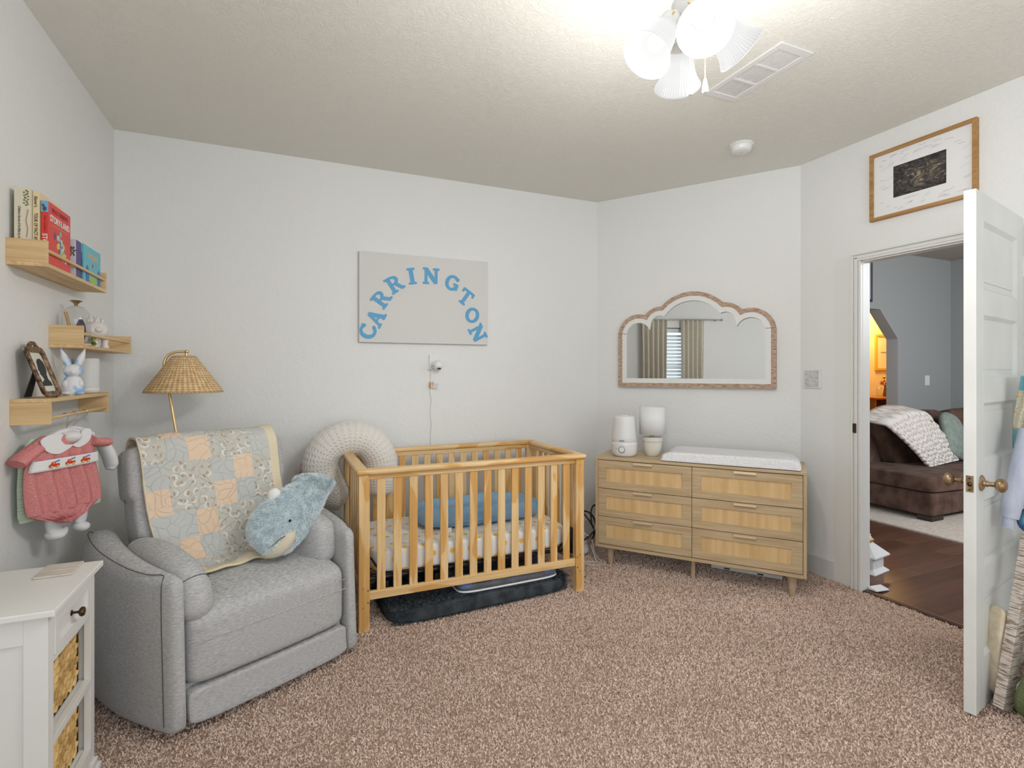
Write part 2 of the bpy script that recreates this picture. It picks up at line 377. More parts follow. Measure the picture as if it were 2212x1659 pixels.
# carpet pile
Np = 430000
px = rng.uniform(AX, DX+.03, Np); py = rng.uniform(.35, BY, Np)
ok = (py < 1.25 + 9) & ((px-BC.x)*cn.x + (py-BC.y)*cn.y > .005) & ~((px > DX) & ((py < OY0) | (py > OY1)))
ok &= (px*CY - py*SY > -1.08*(px*SY+py*CY)) & (px*CY - py*SY < 1.08*(px*SY+py*CY))
P3 = np.stack([px[ok], py[ok], np.full(ok.sum(), -.001)], 1)
m, t, b = nt('carpet_fibre'); gi = N(t, 'ShaderNodeNewGeometry'); tc = coords(t, (1,1,1))
nz = N(t, 'ShaderNodeTexNoise', Scale=260, Detail=1); t.links.new(tc.outputs[0], nz.inputs['Vector'])
nz2 = N(t, 'ShaderNodeTexNoise', Scale=3, Detail=3); t.links.new(tc.outputs[0], nz2.inputs['Vector'])
mxn = N(t, 'ShaderNodeMath', operation='MULTIPLY_ADD'); t.links.new(nz2.outputs['Fac'], mxn.inputs[0]); mxn.inputs[1].default_value = .35; t.links.new(nz.outputs['Fac'], mxn.inputs[2])
r = ramp(t, [(.42, (.575,.435,.36)), (.88, (.83,.675,.58))]); t.links.new(mxn.outputs[0], r.inputs[0]); t.links.new(r.outputs[0], b.inputs['Base Color'])
b.inputs['Roughness'].default_value = .95; b.inputs['Specular IOR Level'].default_value = .05
M['pile'] = m
fl = bpy.data.objects['floor']
up = np.tile(np.array([0,0,1.0]), (len(P3), 1))
strands(P3, up, .013, .0030, .3, M['pile'], 'carpet_pile', fl, .55, 3)

# door leaf: 5 raised panels, turned knobs, latch plate
DA = math.atan2(.128, .636); DL = .672; DT = .0385; DH = 2.022
dr = thing('door_1', 'white five-panel wooden door standing open into the room', 'door', (2.414, 1.130, 0), DA); dr['kind'] = 'structure'
rails = [(.012,.21), (.455,.565), (.82,.97), (1.20,1.30), (1.545,1.645), (1.912,DH)]
lf = MB(); lf.box(0, .095, 0, DT, .012, DH).box(DL-.10, DL, 0, DT, .012, DH)
for z0, z1 in rails: lf.box(.095, DL-.10, 0, DT, z0, z1)
leaf = lf.build('door_leaf', M['door_paint'], dr, bevel=.0015)
for (a, b_), (c_, d_) in zip(rails, rails[1:]):
    q = MB(); x0, x1, z0, z1 = .095, DL-.10, b_, c_
    q.box(x0, x1, .013, DT-.013, z0, z1)
    for yy, sgn in ((.0, 1), (DT, -1)):       # sloping bead inside the frame, raised field
        a0, a1 = yy+sgn*.001, yy+sgn*.013
        o_ = [(x0,z0),(x1,z0),(x1,z1),(x0,z1)]; i_ = [(x0+.013,z0+.013),(x1-.013,z0+.013),(x1-.013,z1-.013),(x0+.013,z1-.013)]
        vs = [(x, a0, z) for x, z in o_] + [(x, a1, z) for x, z in i_]
        fs = [(k, (k+1) % 4, 4+(k+1) % 4, 4+k) for k in range(4)]
        q.add(vs, fs if sgn > 0 else [f[::-1] for f in fs])
    q.box(x0+.035, x1-.035, .009, DT-.009, z0+.035, z1-.035)
    q.build('door_panel', M['door_paint'], dr)
for sgn in (-1, 1):
    k = MB(); yy = 0 if sgn < 0 else DT
    prof = [(0,0),(.031,0),(.031,.003),(.024,.008),(.012,.010),(.010,.016),(.013,.018),(.009,.022),(.009,.040),(.016,.043),(.0245,.050),(.027,.060),(.024,.069),(.014,.075),(0,.077)]
    k.lathe(prof, n=32, M4=orient((.058, yy, .893), (0, sgn, 0))); k.build('door_knob', M['old_brass'], dr, smooth=True)
k = MB(); k.box(-.0015, 0, .008, .0305, .862, .925); lp = k.build('latch_plate', M['old_brass'], dr)
k = MB(); k.ball((-.003, .019, .893), (.006,.008,.010), 12, 8); k.ball((-.002,.019,.915),(.0015,.004,.004),10,6).ball((-.002,.019,.871),(.0015,.004,.004),10,6); k.build('latch', M['bronze'], dr)
for z in (.25, 1.05, 1.8):
    MB().tube([(DL+.006, .0, z-.045), (DL+.006, .0, z+.045)], .007, 8).box(DL, DL+.045, .001, .004, z-.04, z+.04).build('hinge', M['paint'], dr)

# ---------------------------------------------------------------- left window: casing, blinds, curtains (seen in the mirror)
wf = MB()
for y0, y1, z0, z1 in ((WY0-.07,WY0,WZ0-.02,WZ1+.09),(WY1,WY1+.07,WZ0-.02,WZ1+.09),(WY0,WY1,WZ1,WZ1+.09),(WY0-.09,WY1+.09,WZ0-.04,WZ0)): wf.box(AX-.002, AX+.018, y0, y1, z0, z1)
for y0, y1, z0, z1 in ((WY0,WY0+.04,WZ0,WZ1),(WY1-.04,WY1,WZ0,WZ1),(WY0,WY1,WZ1-.04,WZ1),(WY0,WY1,WZ0,WZ0+.04),(WY0,WY1,1.38,1.42)): wf.box(AX-.10, AX-.06, y0, y1, z0, z1)
win = struct(wf.build('window_1', M['paint'], bevel=.002))
MB().box(AX-.083, AX-.079, WY0+.04, WY1-.04, WZ0+.04, WZ1-.04).build('window_glass', M['glass'], win)
bl = thing('window_blind', 'white slatted window blind lowered between beige curtains, reflected in the mirror', 'blind', (AX-.03, (WY0+WY1)/2, WZ0))
slm = plain('blind_slat', (.75,.82,.86), .5)
for i in range(21):
    z = .02 + i*.052
    MB().box(-.024, .024, -(WY1-WY0)/2+.015, (WY1-WY0)/2-.015, -.0015, .0015).build('slat', slm, bl, loc=(0,0,z), rot=(0, math.radians(52), 0))
MB().box(-.025, .025, -(WY1-WY0)/2+.012, (WY1-WY0)/2-.012, 1.11, 1.165).build('head_rail', slm, bl)
cur_m = noisy('oatmeal_linen', (.56,.52,.44), (.66,.62,.53), 60, .9, bstr=.1)
rod = tag(MB().tube([(AX+.07, .85, 2.10), (AX+.07, 2.12, 2.10)], .009, 10).ball((AX+.07,.83,2.10), .02).ball((AX+.07,2.13,2.10), .015)
    .box(AX, AX+.075, .90,.915, 2.085,2.105).box(AX, AX+.075, 2.09,2.10, 2.085,2.105).build('curtain_rod', M['steel'], smooth=True), 'slim silver curtain rod over the window, seen in the mirror', 'curtain rod')
for y0, y1, lab in ((1.68, 2.06, 'beige linen curtain panel at the left of the blind in the mirror'), (1.10, 1.46, 'beige linen curtain panel at the right of the blind in the mirror')):
    g = MB(); ph = y0*9
    def cf(u, v, y0=y0, y1=y1, ph=ph):
        y = lerp(y0, y1, u); pinch = 1-.04*math.sin(PI*v)
        return (AX+.07+.030*math.sin(u*2*PI*5+ph+v*.7)+.008*math.sin(u*31+v*4), (y-(y0+y1)/2)*pinch+(y0+y1)/2, 2.088-v*1.355)
    tag(g.grid(cf, 90, 24).build('curtain', cur_m, smooth=True, solid=.003), lab, 'curtain', 'linen curtains at the left window')
wf = MB()
for y0, y1, z0, z1 in ((-1.43,-1.36,.76,2.10),(-.14,-.07,.76,2.10),(-1.43,-.07,2.02,2.10),(-1.43,-.07,.76,.80),(-1.36,-.14,1.38,1.42)): wf.box(AX-.10, AX+.012, y0, y1, z0, z1)
struct(wf.build('fill_window_left', M['paint']))  # unseen window frame added around the left-wall fill lamp
# window frame added behind the camera for the front fill lamp
wf = MB()
for x0, x1, z0, z1 in ((-.6,-.53,.65,2.35),(2.53,2.6,.65,2.35),(-.6,2.6,2.28,2.35),(-.6,2.6,.65,.72),(.96,1.04,.65,2.35)): wf.box(x0, x1, FY-.09, FY-.03, z0, z1)
struct(wf.build('fill_window_front', M['paint']))

# ---------------------------------------------------------------- ceiling things
vt = thing('ceiling_vent', 'long white louvred air vent in the ceiling beside the lamp', 'vent', (2.022, 1.802, CZ))
f_ = MB(); f_.box(-.10, .10, -.225, -.185, -.008, 0).box(-.10,.10,.185,.225,-.008,0).box(-.10,-.068,-.185,.185,-.008,0).box(.068,.10,-.185,.185,-.008,0)
for yy in (-.063, .063): f_.box(-.068, .068, yy-.008, yy+.008, -.008, 0)
f_.build('vent_frame', M['white_matte'], vt, bevel=.003)
MB().box(-.068,.068,-.185,.185,-.0012,-.0005).build('vent_backing', plain('vent_shadow', (.72,.71,.69), .8), vt)
for j in range(3):
    for i in range(10):
        MB().box(-.0048, .0048, -.054, .054, -.0005, .0005).build('louvre', M['white_matte'], vt, loc=(-.061+i*.0136, -.126+j*.126, -.0045), rot=(0, -.75, 0))
sm = thing('smoke_detector', 'round white smoke detector on the ceiling', 'smoke detector', (2.574, 2.398, CZ))
MB().lathe([(0,0),(.070,0),(.070,-.006),(.062,-.012)][::-1]+[], n=40).build('base_plate', M['white'], sm, smooth=False)
MB().lathe([(0,-.048),(.035,-.048),(.050,-.044),(.058,-.036),(.060,-.012),(.052,-.010),(0,-.010)], n=40).build('detector_body', M['white'], sm, smooth=True)
MB().box(-.012,.012,-.002,.002,-.0495,-.0478).build('indicator', plain('amber_led', (.7,.6,.2), .4), sm)

def L(lat, dep, z): return Vector((lat*CY+dep*SY, -lat*SY+dep*CY, z))     # offsets measured along the room diagonal the fan hangs on
fan = thing('ceiling_fan', 'white ceiling fan light with four lit frosted glass bell shades and two pull chains', 'ceiling fan', L(.535, 1.55, CZ))
fo = fan.location.copy()
def FL(lat, dep, z): return L(lat, dep, z) - fo
c0 = FL(.535, 1.55, 0)
mt = MB(); mt.lathe([(0,2.72),(.065,2.72),(.07,2.69),(.05,2.66),(.03,2.65),(.03,2.64),(.10,2.645),(.125,2.635),(.13,2.56),(.115,2.51),(.07,2.485),(.045,2.475),(.045,2.42),(.062,2.41),(.062,2.375),(.04,2.352),(.012,2.345),(0,2.335)][::-1], c=(c0.x,c0.y,c0.z), n=40); mt.build('motor_housing', M['white'], fan, smooth=True)
for k in range(4):
    a = math.radians(47.6) + k*PI/2
    R4 = Matrix.Translation(Vector((0,0,2.60-fo.z))) @ Matrix.Rotation(a, 4, 'Z') @ Matrix.Rotation(.18, 4, 'X')
    bl_ = MB(); out = [(.16,-.045),(.30,-.058),(.50,-.064),(.56,-.055),(.58,-.03),(.58,.03),(.56,.055),(.50,.064),(.30,.058),(.16,.045)]
    bl_.prism(out, -.003, .003, lambda x, y, h: R4 @ Vector((x, y, h))); ob = bl_.build('fan_blade', M['white'], fan)
    MB().prism([(.10,-.015),(.22,-.03),(.22,.03),(.10,.015)], -.008, -.003, lambda x, y, h: R4 @ Vector((x, y, h))).build('blade_bracket', M['white'], fan)
m, t, b = nt('lit_frosted_glass'); b.inputs['Base Color'].default_value = (.02,.02,.02,1); b.inputs['Roughness'].default_value = .35; b.inputs['Specular IOR Level'].default_value = .15
tcn = N(t, 'ShaderNodeTexCoord'); sp = N(t, 'ShaderNodeSeparateXYZ'); t.links.new(tcn.outputs['UV'], sp.inputs[0])
sn = N(t, 'ShaderNodeMath', operation='MULTIPLY'); t.links.new(sp.outputs[0], sn.inputs[0]); sn.inputs[1].default_value = 2*PI*48
s2 = N(t, 'ShaderNodeMath', operation='SINE'); t.links.new(sn.outputs[0], s2.inputs[0]); bump(t, b, s2.outputs[0], .5, .002)
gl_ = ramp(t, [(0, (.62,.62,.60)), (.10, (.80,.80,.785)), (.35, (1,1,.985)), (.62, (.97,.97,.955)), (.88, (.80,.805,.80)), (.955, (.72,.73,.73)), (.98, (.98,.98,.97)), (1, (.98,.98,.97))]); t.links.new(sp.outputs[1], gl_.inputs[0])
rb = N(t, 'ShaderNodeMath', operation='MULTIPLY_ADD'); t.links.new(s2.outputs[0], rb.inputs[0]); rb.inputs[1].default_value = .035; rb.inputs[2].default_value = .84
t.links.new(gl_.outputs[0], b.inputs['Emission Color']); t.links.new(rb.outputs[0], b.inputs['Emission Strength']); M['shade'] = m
m, t, b = nt('lit_bulb'); b.inputs['Emission Color'].default_value = (1,.96,.88,1); b.inputs['Emission Strength'].default_value = 2.5; M['bulb'] = m
SH = [((.468,1.530,2.350),(.383,1.495,2.222)), ((.518,1.625,2.335),(.545,1.728,2.262)), ((.530,1.468,2.335),(.508,1.378,2.225)), ((.612,1.560,2.352),(.694,1.590,2.298))]
for a, b_ in SH:
    A, B = FL(*a), FL(*b_); d = (B-A).normalized(); ln = .128
    A = B - d*ln; M4 = orient(A, d)
    prof = [(.030,0),(.032,.004),(.037,.018),(.043,.040),(.047,.062),(.052,.085),(.061,.108),(.071,.124),(.073,.128)]
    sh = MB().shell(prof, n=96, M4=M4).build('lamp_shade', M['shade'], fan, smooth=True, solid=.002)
    MB().lathe([(0,-.05),(.016,-.05),(.020,-.030),(.033,-.022),(.036,.008),(.033,.010),(0,.010)], n=32, M4=M4).build('shade_fitter', M['white'], fan, smooth=True)
    sc = MB()
    for k in range(3):
        sc = MB(); an = k*2*PI/3+.4; p0 = M4 @ Vector((.034*math.cos(an), .034*math.sin(an), -.006)); p1 = M4 @ Vector((.047*math.cos(an), .047*math.sin(an), -.006)); sc.tube([p0, p1], [.002,.004], 8); sc.build('thumb_screw', M['brass'], fan)
    hub = FL(.535, 1.55, 2.385); e = M4 @ Vector((0,0,-.045))
    MB().tube(catmull([hub, (hub+e)/2+Vector((0,0,.012)), e], 5), .011, 10).build('arm', M['white'], fan, smooth=True)
    MB().ball((0,0,0), (.024,.024,.034), 20, 12, M4=M4 @ Matrix.Translation(Vector((0,0,.065)))).build('bulb', M['bulb'], fan, smooth=True)
    lamp('POINT', M4 @ Vector((0,0,.235)) + fo, 11.5, (1,.99,.98), .05)
for lat, dep, z0, z1, nm in ((.505,1.487,2.37,2.135,'white'), (.553,1.502,2.37,2.150,'tear')):
    p0, p1 = FL(lat, dep, z0), FL(lat, dep, z1)
    ch = MB(); n = 40
    for i in range(n): q = p0.lerp(p1, i/n); ch.ball(q, .0021, 6, 4)
    ch.tube([p0, p1], .0007, 5); ch.build('pull_chain', plain('cream_brass_chain', (.75,.66,.45), .35, .6), fan)
    MB().lathe([(0,.014),(.0035,.012),(.006,.0),(.0085,-.016),(.0085,-.024),(.006,-.028),(0,-.028)][::-1], c=tuple(p1), n=16).build('chain_pull', M['white'], fan, smooth=True)

# ---------------------------------------------------------------- wall art and mirror
cv = thing('canvas_sign', 'pale grey canvas with an arch of sky blue letters spelling CARRINGTON', 'wall art', (.9205, BY, 1.834))
canv = noisy('grey_white_canvas', (.665,.66,.64), (.68,.675,.655), 200, .8, bstr=.3, bdist=.0008, bscale=500)
MB().box(-.463, .463, -.032, -.001, -.308, .308).build('canvas', canv, cv, bevel=.003)
blue = plain('sky_blue_wood', (.10,.36,.62), .6)
def glyph(ch):
    """slab letters in a unit box; list of polygons"""
    P = []
    def st(a, b, w=.20):
        a, b = Vector(a), Vector(b); d = (b-a).normalized(); n_ = Vector((-d.y, d.x))*w/2; P.append([a+n_, a-n_, b-n_, b+n_])
    def slab(cx, cy, w=.30, h=.13):
        q = []
        for sx, sy in ((-1,-1),(1,-1),(1,1),(-1,1)):
            for k in range(4):
                ang = {(-1,-1):PI,(1,-1):1.5*PI,(1,1):0,(-1,1):.5*PI}[(sx,sy)] + k*PI/6
                r_ = min(w, h)*.42; q.append(Vector((cx+sx*(w/2-r_)+r_*math.cos(ang), cy+sy*(h/2-r_)+r_*math.sin(ang))))
        P.append(q)
    def arc(cx, cy, rx, ry, a0, a1, w=.2, wy=None):
        n_ = 22; wy = wy or w*.8; pts = []
        for k in range(n_):
            a, b = math.radians(lerp(a0, a1, k/n_)), math.radians(lerp(a0, a1, (k+1)/n_))
            f = lambda r1, r2, t_: Vector((cx+r1*math.cos(t_), cy+r2*math.sin(t_)))
            P.append([f(rx+w/2, ry+wy/2, a), f(rx+w/2, ry+wy/2, b), f(rx-w/2, ry-wy/2, b), f(rx-w/2, ry-wy/2, a)])
    if ch == 'C': arc(0,0,.34,.40,42,318,.22,.16); slab(.27,.30,.18,.24); slab(.28,-.28,.16,.16)
    if ch == 'G': arc(0,0,.34,.40,45,345,.22,.16); slab(.27,.30,.18,.22); slab(.24,-.04,.34,.14); st((.32,-.04),(.32,-.36),.19)
    if ch == 'O': arc(0,0,.34,.40,0,360,.22,.16)
    if ch == 'I': st((0,-.44),(0,.44),.24); slab(0,.42,.50); slab(0,-.42,.50)
    if ch == 'T': st((0,-.44),(0,.44),.22); slab(0,.42,.84,.15); slab(-.36,.33,.14,.28); slab(.36,.33,.14,.28); slab(0,-.43,.46)
    if ch == 'N': st((-.30,-.44),(-.30,.44),.17); st((.32,-.44),(.32,.44),.17); st((-.30,.40),(.32,-.40),.25); slab(-.34,.43,.34); slab(-.30,-.43,.40); slab(.32,.43,.40)
    if ch == 'A': st((-.28,-.44),(.02,.46),.15); st((.30,-.44),(.0,.46),.24); st((-.18,-.14),(.2,-.14),.11); slab(-.30,-.43,.34); slab(.30,-.43,.38)
    if ch == 'R': st((-.22,-.44),(-.22,.44),.22); arc(.02,.20,.22,.19,-90,90,.20,.14); st((-.25,.40),(.05,.40),.13); st((-.25,.0),(.05,.0),.12); st((.05,.02),(.30,-.40),.20); slab(-.24,.42,.44); slab(-.22,-.43,.44); slab(.36,-.41,.26,.15)
    return P
LET = [('C',.516,1.604,78),('A',.566,1.693,63),('R',.604,1.825,55),('R',.693,1.933,34),('I',.813,1.995,10),('N',.951,2.005,-1),('G',1.109,1.968,-20),('T',1.209,1.870,-35),('O',1.261,1.741,-20),('N',1.303,1.611,-62)]
for ch, x, z, ang in LET:
    g = MB(); a = math.radians(ang); s_ = .118
    for i, poly in enumerate(glyph(ch)):
        h = .004 + .00008*i
        ar = sum(p.x*q.y-q.x*p.y for p, q in zip(poly, poly[1:]+poly[:1]))
        if ar > 0: poly = poly[::-1]
        g.prism([(p.x*s_, p.y*s_) for p in poly], 0, h, lambda u, v, hh: (u*math.cos(a)-v*math.sin(a), -hh, u*math.sin(a)+v*math.cos(a)))
    g.build('letter', blue, cv, loc=(x-.9205, -.0322, z-1.834))

mr_ang = 0
mi = thing('scalloped_mirror', 'scalloped-top wall mirror with whitewashed brown and white double frame', 'mirror', onC(.7745, 0, 1.21), math.atan2(cd.y, cd.x))
def scallop(k):
    """outline inset by k, local x centred, z from 0"""
    pts = []; W = .562-k
    def arcp(cx, cz, r, a0, a1, n=14): return [(cx+r*math.cos(math.radians(lerp(a0,a1,i/n))), cz+r*math.sin(math.radians(lerp(a0,a1,i/n)))) for i in range(n+1)]
    lob = [(.400,.402,.162),(.235,.478,.135),(0,.405,.305)]
    def top(x):
        x = abs(x); z = -1
        for cx, cz, r in lob:
            rr = r-k
            if abs(x-cx) < rr: z = max(z, cz+math.sqrt(rr*rr-(x-cx)**2))
        return z
    n = 120; xs = [W*math.cos(PI*i/n) for i in range(n+1)]
    pts = [(W, k)] + [(x, max(top(x), k+.05) if abs(x) < W*.9995 else .42) for x in xs] + [(-W, k)]
    return pts
def band(mb, k0, k1, h0, h1):
    a, b_ = scallop(k0), scallop(k1); n = len(a)
    vs = [(x, -h0, z) for x, z in a]+[(x, -h1, z) for x, z in a]+[(x, -h1, z) for x, z in b_]+[(x, -h0, z) for x, z in b_]
    fs = []
    for i in range(n):
        j = (i+1) % n
        for q in range(3): fs.append((q*n+i, q*n+j, (q+1)*n+j, (q+1)*n+i))
        fs.append((3*n+i, 3*n+j, j, i))
    mb.add(vs, fs)
q = MB(); band(q, 0, .031, .001, .041); q.build('outer_frame', M['washed'], mi)
q = MB(); band(q, .0305, .066, .001, .0395); q.build('inner_frame', M['white_matte'], mi)
q = MB(); MIRROR_TILT = .0335
q.prism(scallop(.064), 0, .002, lambda x, z, h: (x, -.0185-h+x*math.tan(MIRROR_TILT), z)); gl = q.build('mirror_glass', M['mirror'], mi)
bk = MB(); bk.prism(scallop(.01), .0005, .004, lambda x, z, h: (x, -h*.25, z)); bk.build('back_board', M['white_matte'], mi)

fr = thing('framed_ultrasound', 'oak framed ultrasound print with a signed white mat above the doorway', 'framed picture', (DX, 1.745, 2.208), 0)
q = MB(); H = .392; Wd = .262
for y0, y1, z0, z1 in ((-Wd,-Wd+.019,0,H),(Wd-.019,Wd,0,H),(-Wd+.019,Wd-.019,0,.019),(-Wd+.019,Wd-.019,H-.019,H)): q.box(-.026, -.001, y0, y1, z0, z1)
q.build('frame', M['frameoak'], fr, bevel=.001)
MB().box(-.012, -.008, -Wd+.019, Wd-.019, .019, H-.019).build('mat_board', plain('white_mat', (.78,.78,.78), .6), fr)
m, t, b = nt('ultrasound_print'); mp = coords(t, (1, 6, 9)); n = N(t, 'ShaderNodeTexNoise', Scale=2.2, Detail=8, Distortion=3.5); t.links.new(mp.outputs[0], n.inputs['Vector'])
tc2 = N(t, 'ShaderNodeTexCoord'); gr = N(t, 'ShaderNodeTexGradient', gradient_type='SPHERICAL'); mp3 = N(t, 'ShaderNodeMapping'); mp3.inputs['Location'].default_value = (0, .15, -1.95); mp3.inputs['Scale'].default_value = (1, 7, 10); t.links.new(tc2.outputs['Object'], mp3.inputs[0]); t.links.new(mp3.outputs[0], gr.inputs[0])
mm = N(t, 'ShaderNodeMath', operation='MULTIPLY_ADD'); t.links.new(gr.outputs['Fac'], mm.inputs[0]); mm.inputs[1].default_value = .16; t.links.new(n.outputs['Fac'], mm.inputs[2])
r = ramp(t, [(.45, (.018,.017,.018)), (.62, (.07,.06,.055)), (.74, (.25,.19,.13)), (.86, (.75,.65,.5))]); t.links.new(mm.outputs[0], r.inputs[0]); t.links.new(r.outputs[0], b.inputs['Base Color']); b.inputs['Roughness'].default_value = .4
MB().box(-.0135, -.0121, -.125, .135, .108, .285).build('ultrasound_print', m, fr)
for c_, sd in (((.55,.08,.25), 1), ((.15,.2,.55), 2), ((.35,.1,.5), 3), ((.25,.45,.5), 4)):
    rr = random.Random(sd); q = MB()
    for k in range(13):
        while True:
            y, z = rr.uniform(-.215,.215), rr.uniform(.035,.355)
            if not (-.165 < y < .165 and .09 < z < .30): break
        ln = rr.uniform(.02,.045); s_ = rr.uniform(-.1,.5); pts = []
        for i in range(14): pts.append((-.0123, y - ln*i/14, z + s_*ln*i/14 + .0032*math.sin(i*2.1+k)))
        q.tube(pts, .0004, 4)
    q.build('signature', plain('ink_%d' % sd, c_, .5), fr)

sw = thing('wall_plate', 'square white painted-over wall plate between dresser and doorway', 'wall plate', (DX, 2.388, 1.28))
m = noisy('lumpy_white_paint', (.50,.50,.50), (.70,.70,.71), 60, .5, bstr=1, bdist=.006, bscale=110)
MB().box(-.010, .0, -.062, .062, -.064, .064).build('plate', M['paint'], sw, bevel=.005)
MB().box(-.0125, -.009, -.050, .052, -.054, .054).build('textured_cover', m, sw, bevel=.002)

# ---------------------------------------------------------------- crib
crib = thing('crib', 'natural pine baby crib with slatted sides against the back wall', 'crib', (0,0,0))
CX0, CX1, CYF, CYB = .341, 1.659, 2.735, 3.475
for x in (CX0, CX1-.055):
    for y in (CYF, CYB-.045): MB().box(x, x+.055, y, y+.045, 0, .802).build('post', M['pine_z'], crib, bevel=.004)
def cap(x0, x1, y0, y1, ax): return MB().box(x0, x1, y0, y1, .800, .829).build('cap_rail', M['pine_'+ax], crib, bevel=.012, bseg=4)
cap(CX0-.012, CX1+.012, CYF-.014, CYF+.046, 'x'); cap(CX0-.012, CX1+.012, CYB-.046, CYB+.010, 'x')
cap(CX0-.014, CX0+.050, CYF+.0465, CYB-.0465, 'y'); cap(CX1-.050, CX1+.014, CYF+.0465, CYB-.0465, 'y')
for y in (CYF+.010, CYB-.034):
    MB().box(CX0+.055, CX1-.055, y, y+.024, .775, .802).build('top_rail', M['pine_x'], crib, bevel=.002)
    MB().box(CX0+.055, CX1-.055, y, y+.024, .158, .201).build('bottom_rail', M['pine_x'], crib, bevel=.003)
for x in (CX0+.016, CX1-.040):
    MB().box(x, x+.024, CYF+.045, CYB-.045, .775, .802).build('top_rail', M['pine_y'], crib, bevel=.002)
    MB().box(x, x+.024, CYF+.045, CYB-.045, .158, .201).build('bottom_rail', M['pine_y'], crib, bevel=.003)
sl = MB().box(-.0215, .0215, -.006, .006, .200, .776).build('slat', M['pine_z'], crib, bevel=.0015)
sl.location = (.456, CYF+.022, 0)
def slat_at(x, y, rz=0):
    c = sl.copy(); C.objects.link(c); c.location = (x, y, 0); c.rotation_euler = (0,0,rz); c.parent = crib
for i in range(1, 14): slat_at(.456+i*.0839, CYF+.022)
for i in range(14): slat_at(.456+i*.0839, CYB-.022)
for i in range(7):
    y = CYF+.122+i*.0825
    slat_at(CX0+.028, y, PI/2); slat_at(CX1-.028, y, PI/2)
steelb = plain('zinc_bolt', (.62,.61,.58), .35, .9)
for x in (CX0+.024, CX1-.028):
    for z in (.765, .128, .225): MB().lathe([(0,-.0035),(.004,-.0035),(.0052,0)], n=12, M4=orient((x, CYF, z), (0,1,0))).build('bolt', steelb, crib)
for x in (CX0+.046, CX1-.046):
    for z in (.150, .212): MB().lathe([(0,-.001),(.0035,-.001),(.0035,0)], n=10, M4=orient((x, CYF, z), (0,1,0))).build('bolt_hole', M['black'], crib)
# mattress support
ms = MB(); 
for y in (CYF+.07, CYB-.07): ms.tube([(CX0+.06, y, .245),(CX1-.06, y, .245)], .011, 8)
for x in (CX0+.07, CX1-.07): ms.tube([(x, CYF+.07, .245),(x, CYB-.07, .245)], .011, 8)
for i in range(12): x = CX0+.13+i*.096; ms.tube([(x, CYF+.07, .240),(x, CYB-.07, .240)], .0035, 6)
for i in range(6): y = CYF+.15+i*.09; ms.tube([(CX0+.07, y, .236),(CX1-.07, y, .236)], .0035, 6)
ms.build('mattress_support', M['dark_metal'], crib)
for x, s_ in ((CX0+.058, 1), (CX1-.058, -1)):
    for y in (CYF+.06, CYB-.06):
        g = MB(); g.tube([(x, y, .36), (x+s_*.012, y, .355), (x+s_*.075, y, .25)], .006, 6); g.box(x-.002, x+.002, y-.02, y+.02, .22, .38); g.build('support_bracket', M['dark_metal'], crib)
for x in (.45, .60, .75): MB().box(x, x+.05, CYF+.052, CYF+.055, .195, .226).build('support_plate', M['dark_metal'], crib, bevel=.002)

def superbox(hx, hy, hz, p=.35, nu=48, nv=24, deform=None):
    return MB().ball((0,0,0), (hx, hy, hz), nu, nv, p, deform=deform)
def planar_uv(mb, fn):
    for i, v in enumerate(mb.v): mb.uv[i] = fn(v)
# mattress with sun print
def sun_material():
    m, t, b = nt('sun_print_muslin'); tc = N(t, 'ShaderNodeTexCoord'); sep = N(t, 'ShaderNodeSeparateXYZ'); t.links.new(tc.outputs['UV'], sep.inputs[0])
    def math_(op, a, b_=None, c=None):
        n = N(t, 'ShaderNodeMath', operation=op)
        for k, q in enumerate((a, b_, c)):
            if q is None: continue
            if isinstance(q, (int, float)): n.inputs[k].default_value = q
            else: t.links.new(q, n.inputs[k])
        return n.outputs[0]
    u, v = math_('MULTIPLY', sep.outputs[0], 1/.105), math_('MULTIPLY', sep.outputs[1], 1/.066)
    row = math_('FLOOR', v); par = math_('MULTIPLY', math_('MODULO', math_('ABSOLUTE', row), 2.0), .5)
    u2 = math_('ADD', u, par)
    fu = math_('MULTIPLY', math_('SUBTRACT', math_('FRACT', u2), .5), .105); fv = math_('MULTIPLY', math_('SUBTRACT', math_('FRACT', v), .5), .066)
    rr = math_('SQRT', math_('ADD', math_('MULTIPLY', fu, fu), math_('MULTIPLY', fv, fv)))
    an = math_('ARCTAN2', fv, fu); ray = math_('MULTIPLY', math_('SINE', math_('MULTIPLY', an, 11.0)), .0035)
    edge = math_('ADD', ray, .0150); disc = math_('LESS_THAN', rr, edge)
    nz = N(t, 'ShaderNodeTexNoise', Scale=400, Detail=2); mpp = coords(t); t.links.new(mpp.outputs[0], nz.inputs['Vector'])
    mx = N(t, 'ShaderNodeMix', data_type='RGBA'); t.links.new(disc, mx.inputs[0]); mx.inputs[6].default_value = (.80,.795,.78,1); mx.inputs[7].default_value = (.82,.50,.10,1)
    t.links.new(mx.outputs[2], b.inputs['Base Color']); bump(t, b, nz.outputs['Fac'], .15, .001); b.inputs['Roughness'].default_value = .9; b.inputs['Specular IOR Level'].default_value = .1
    return m
mt = thing('crib_mattress', 'white crib mattress in a sheet printed with small yellow suns', 'mattress', (1.0, 3.098, .325))
q = superbox(.588, .306, .070, .24, 110, 44); planar_uv(q, lambda v: (v[0]+v[1]*.02, (v[1] if abs(v[2]) > .066 else (v[1]+ (v[2]-.07)*(1 if v[1] > 0 else -1)*-1))))
q.build('fitted_sheet', sun_material(), mt, smooth=True)
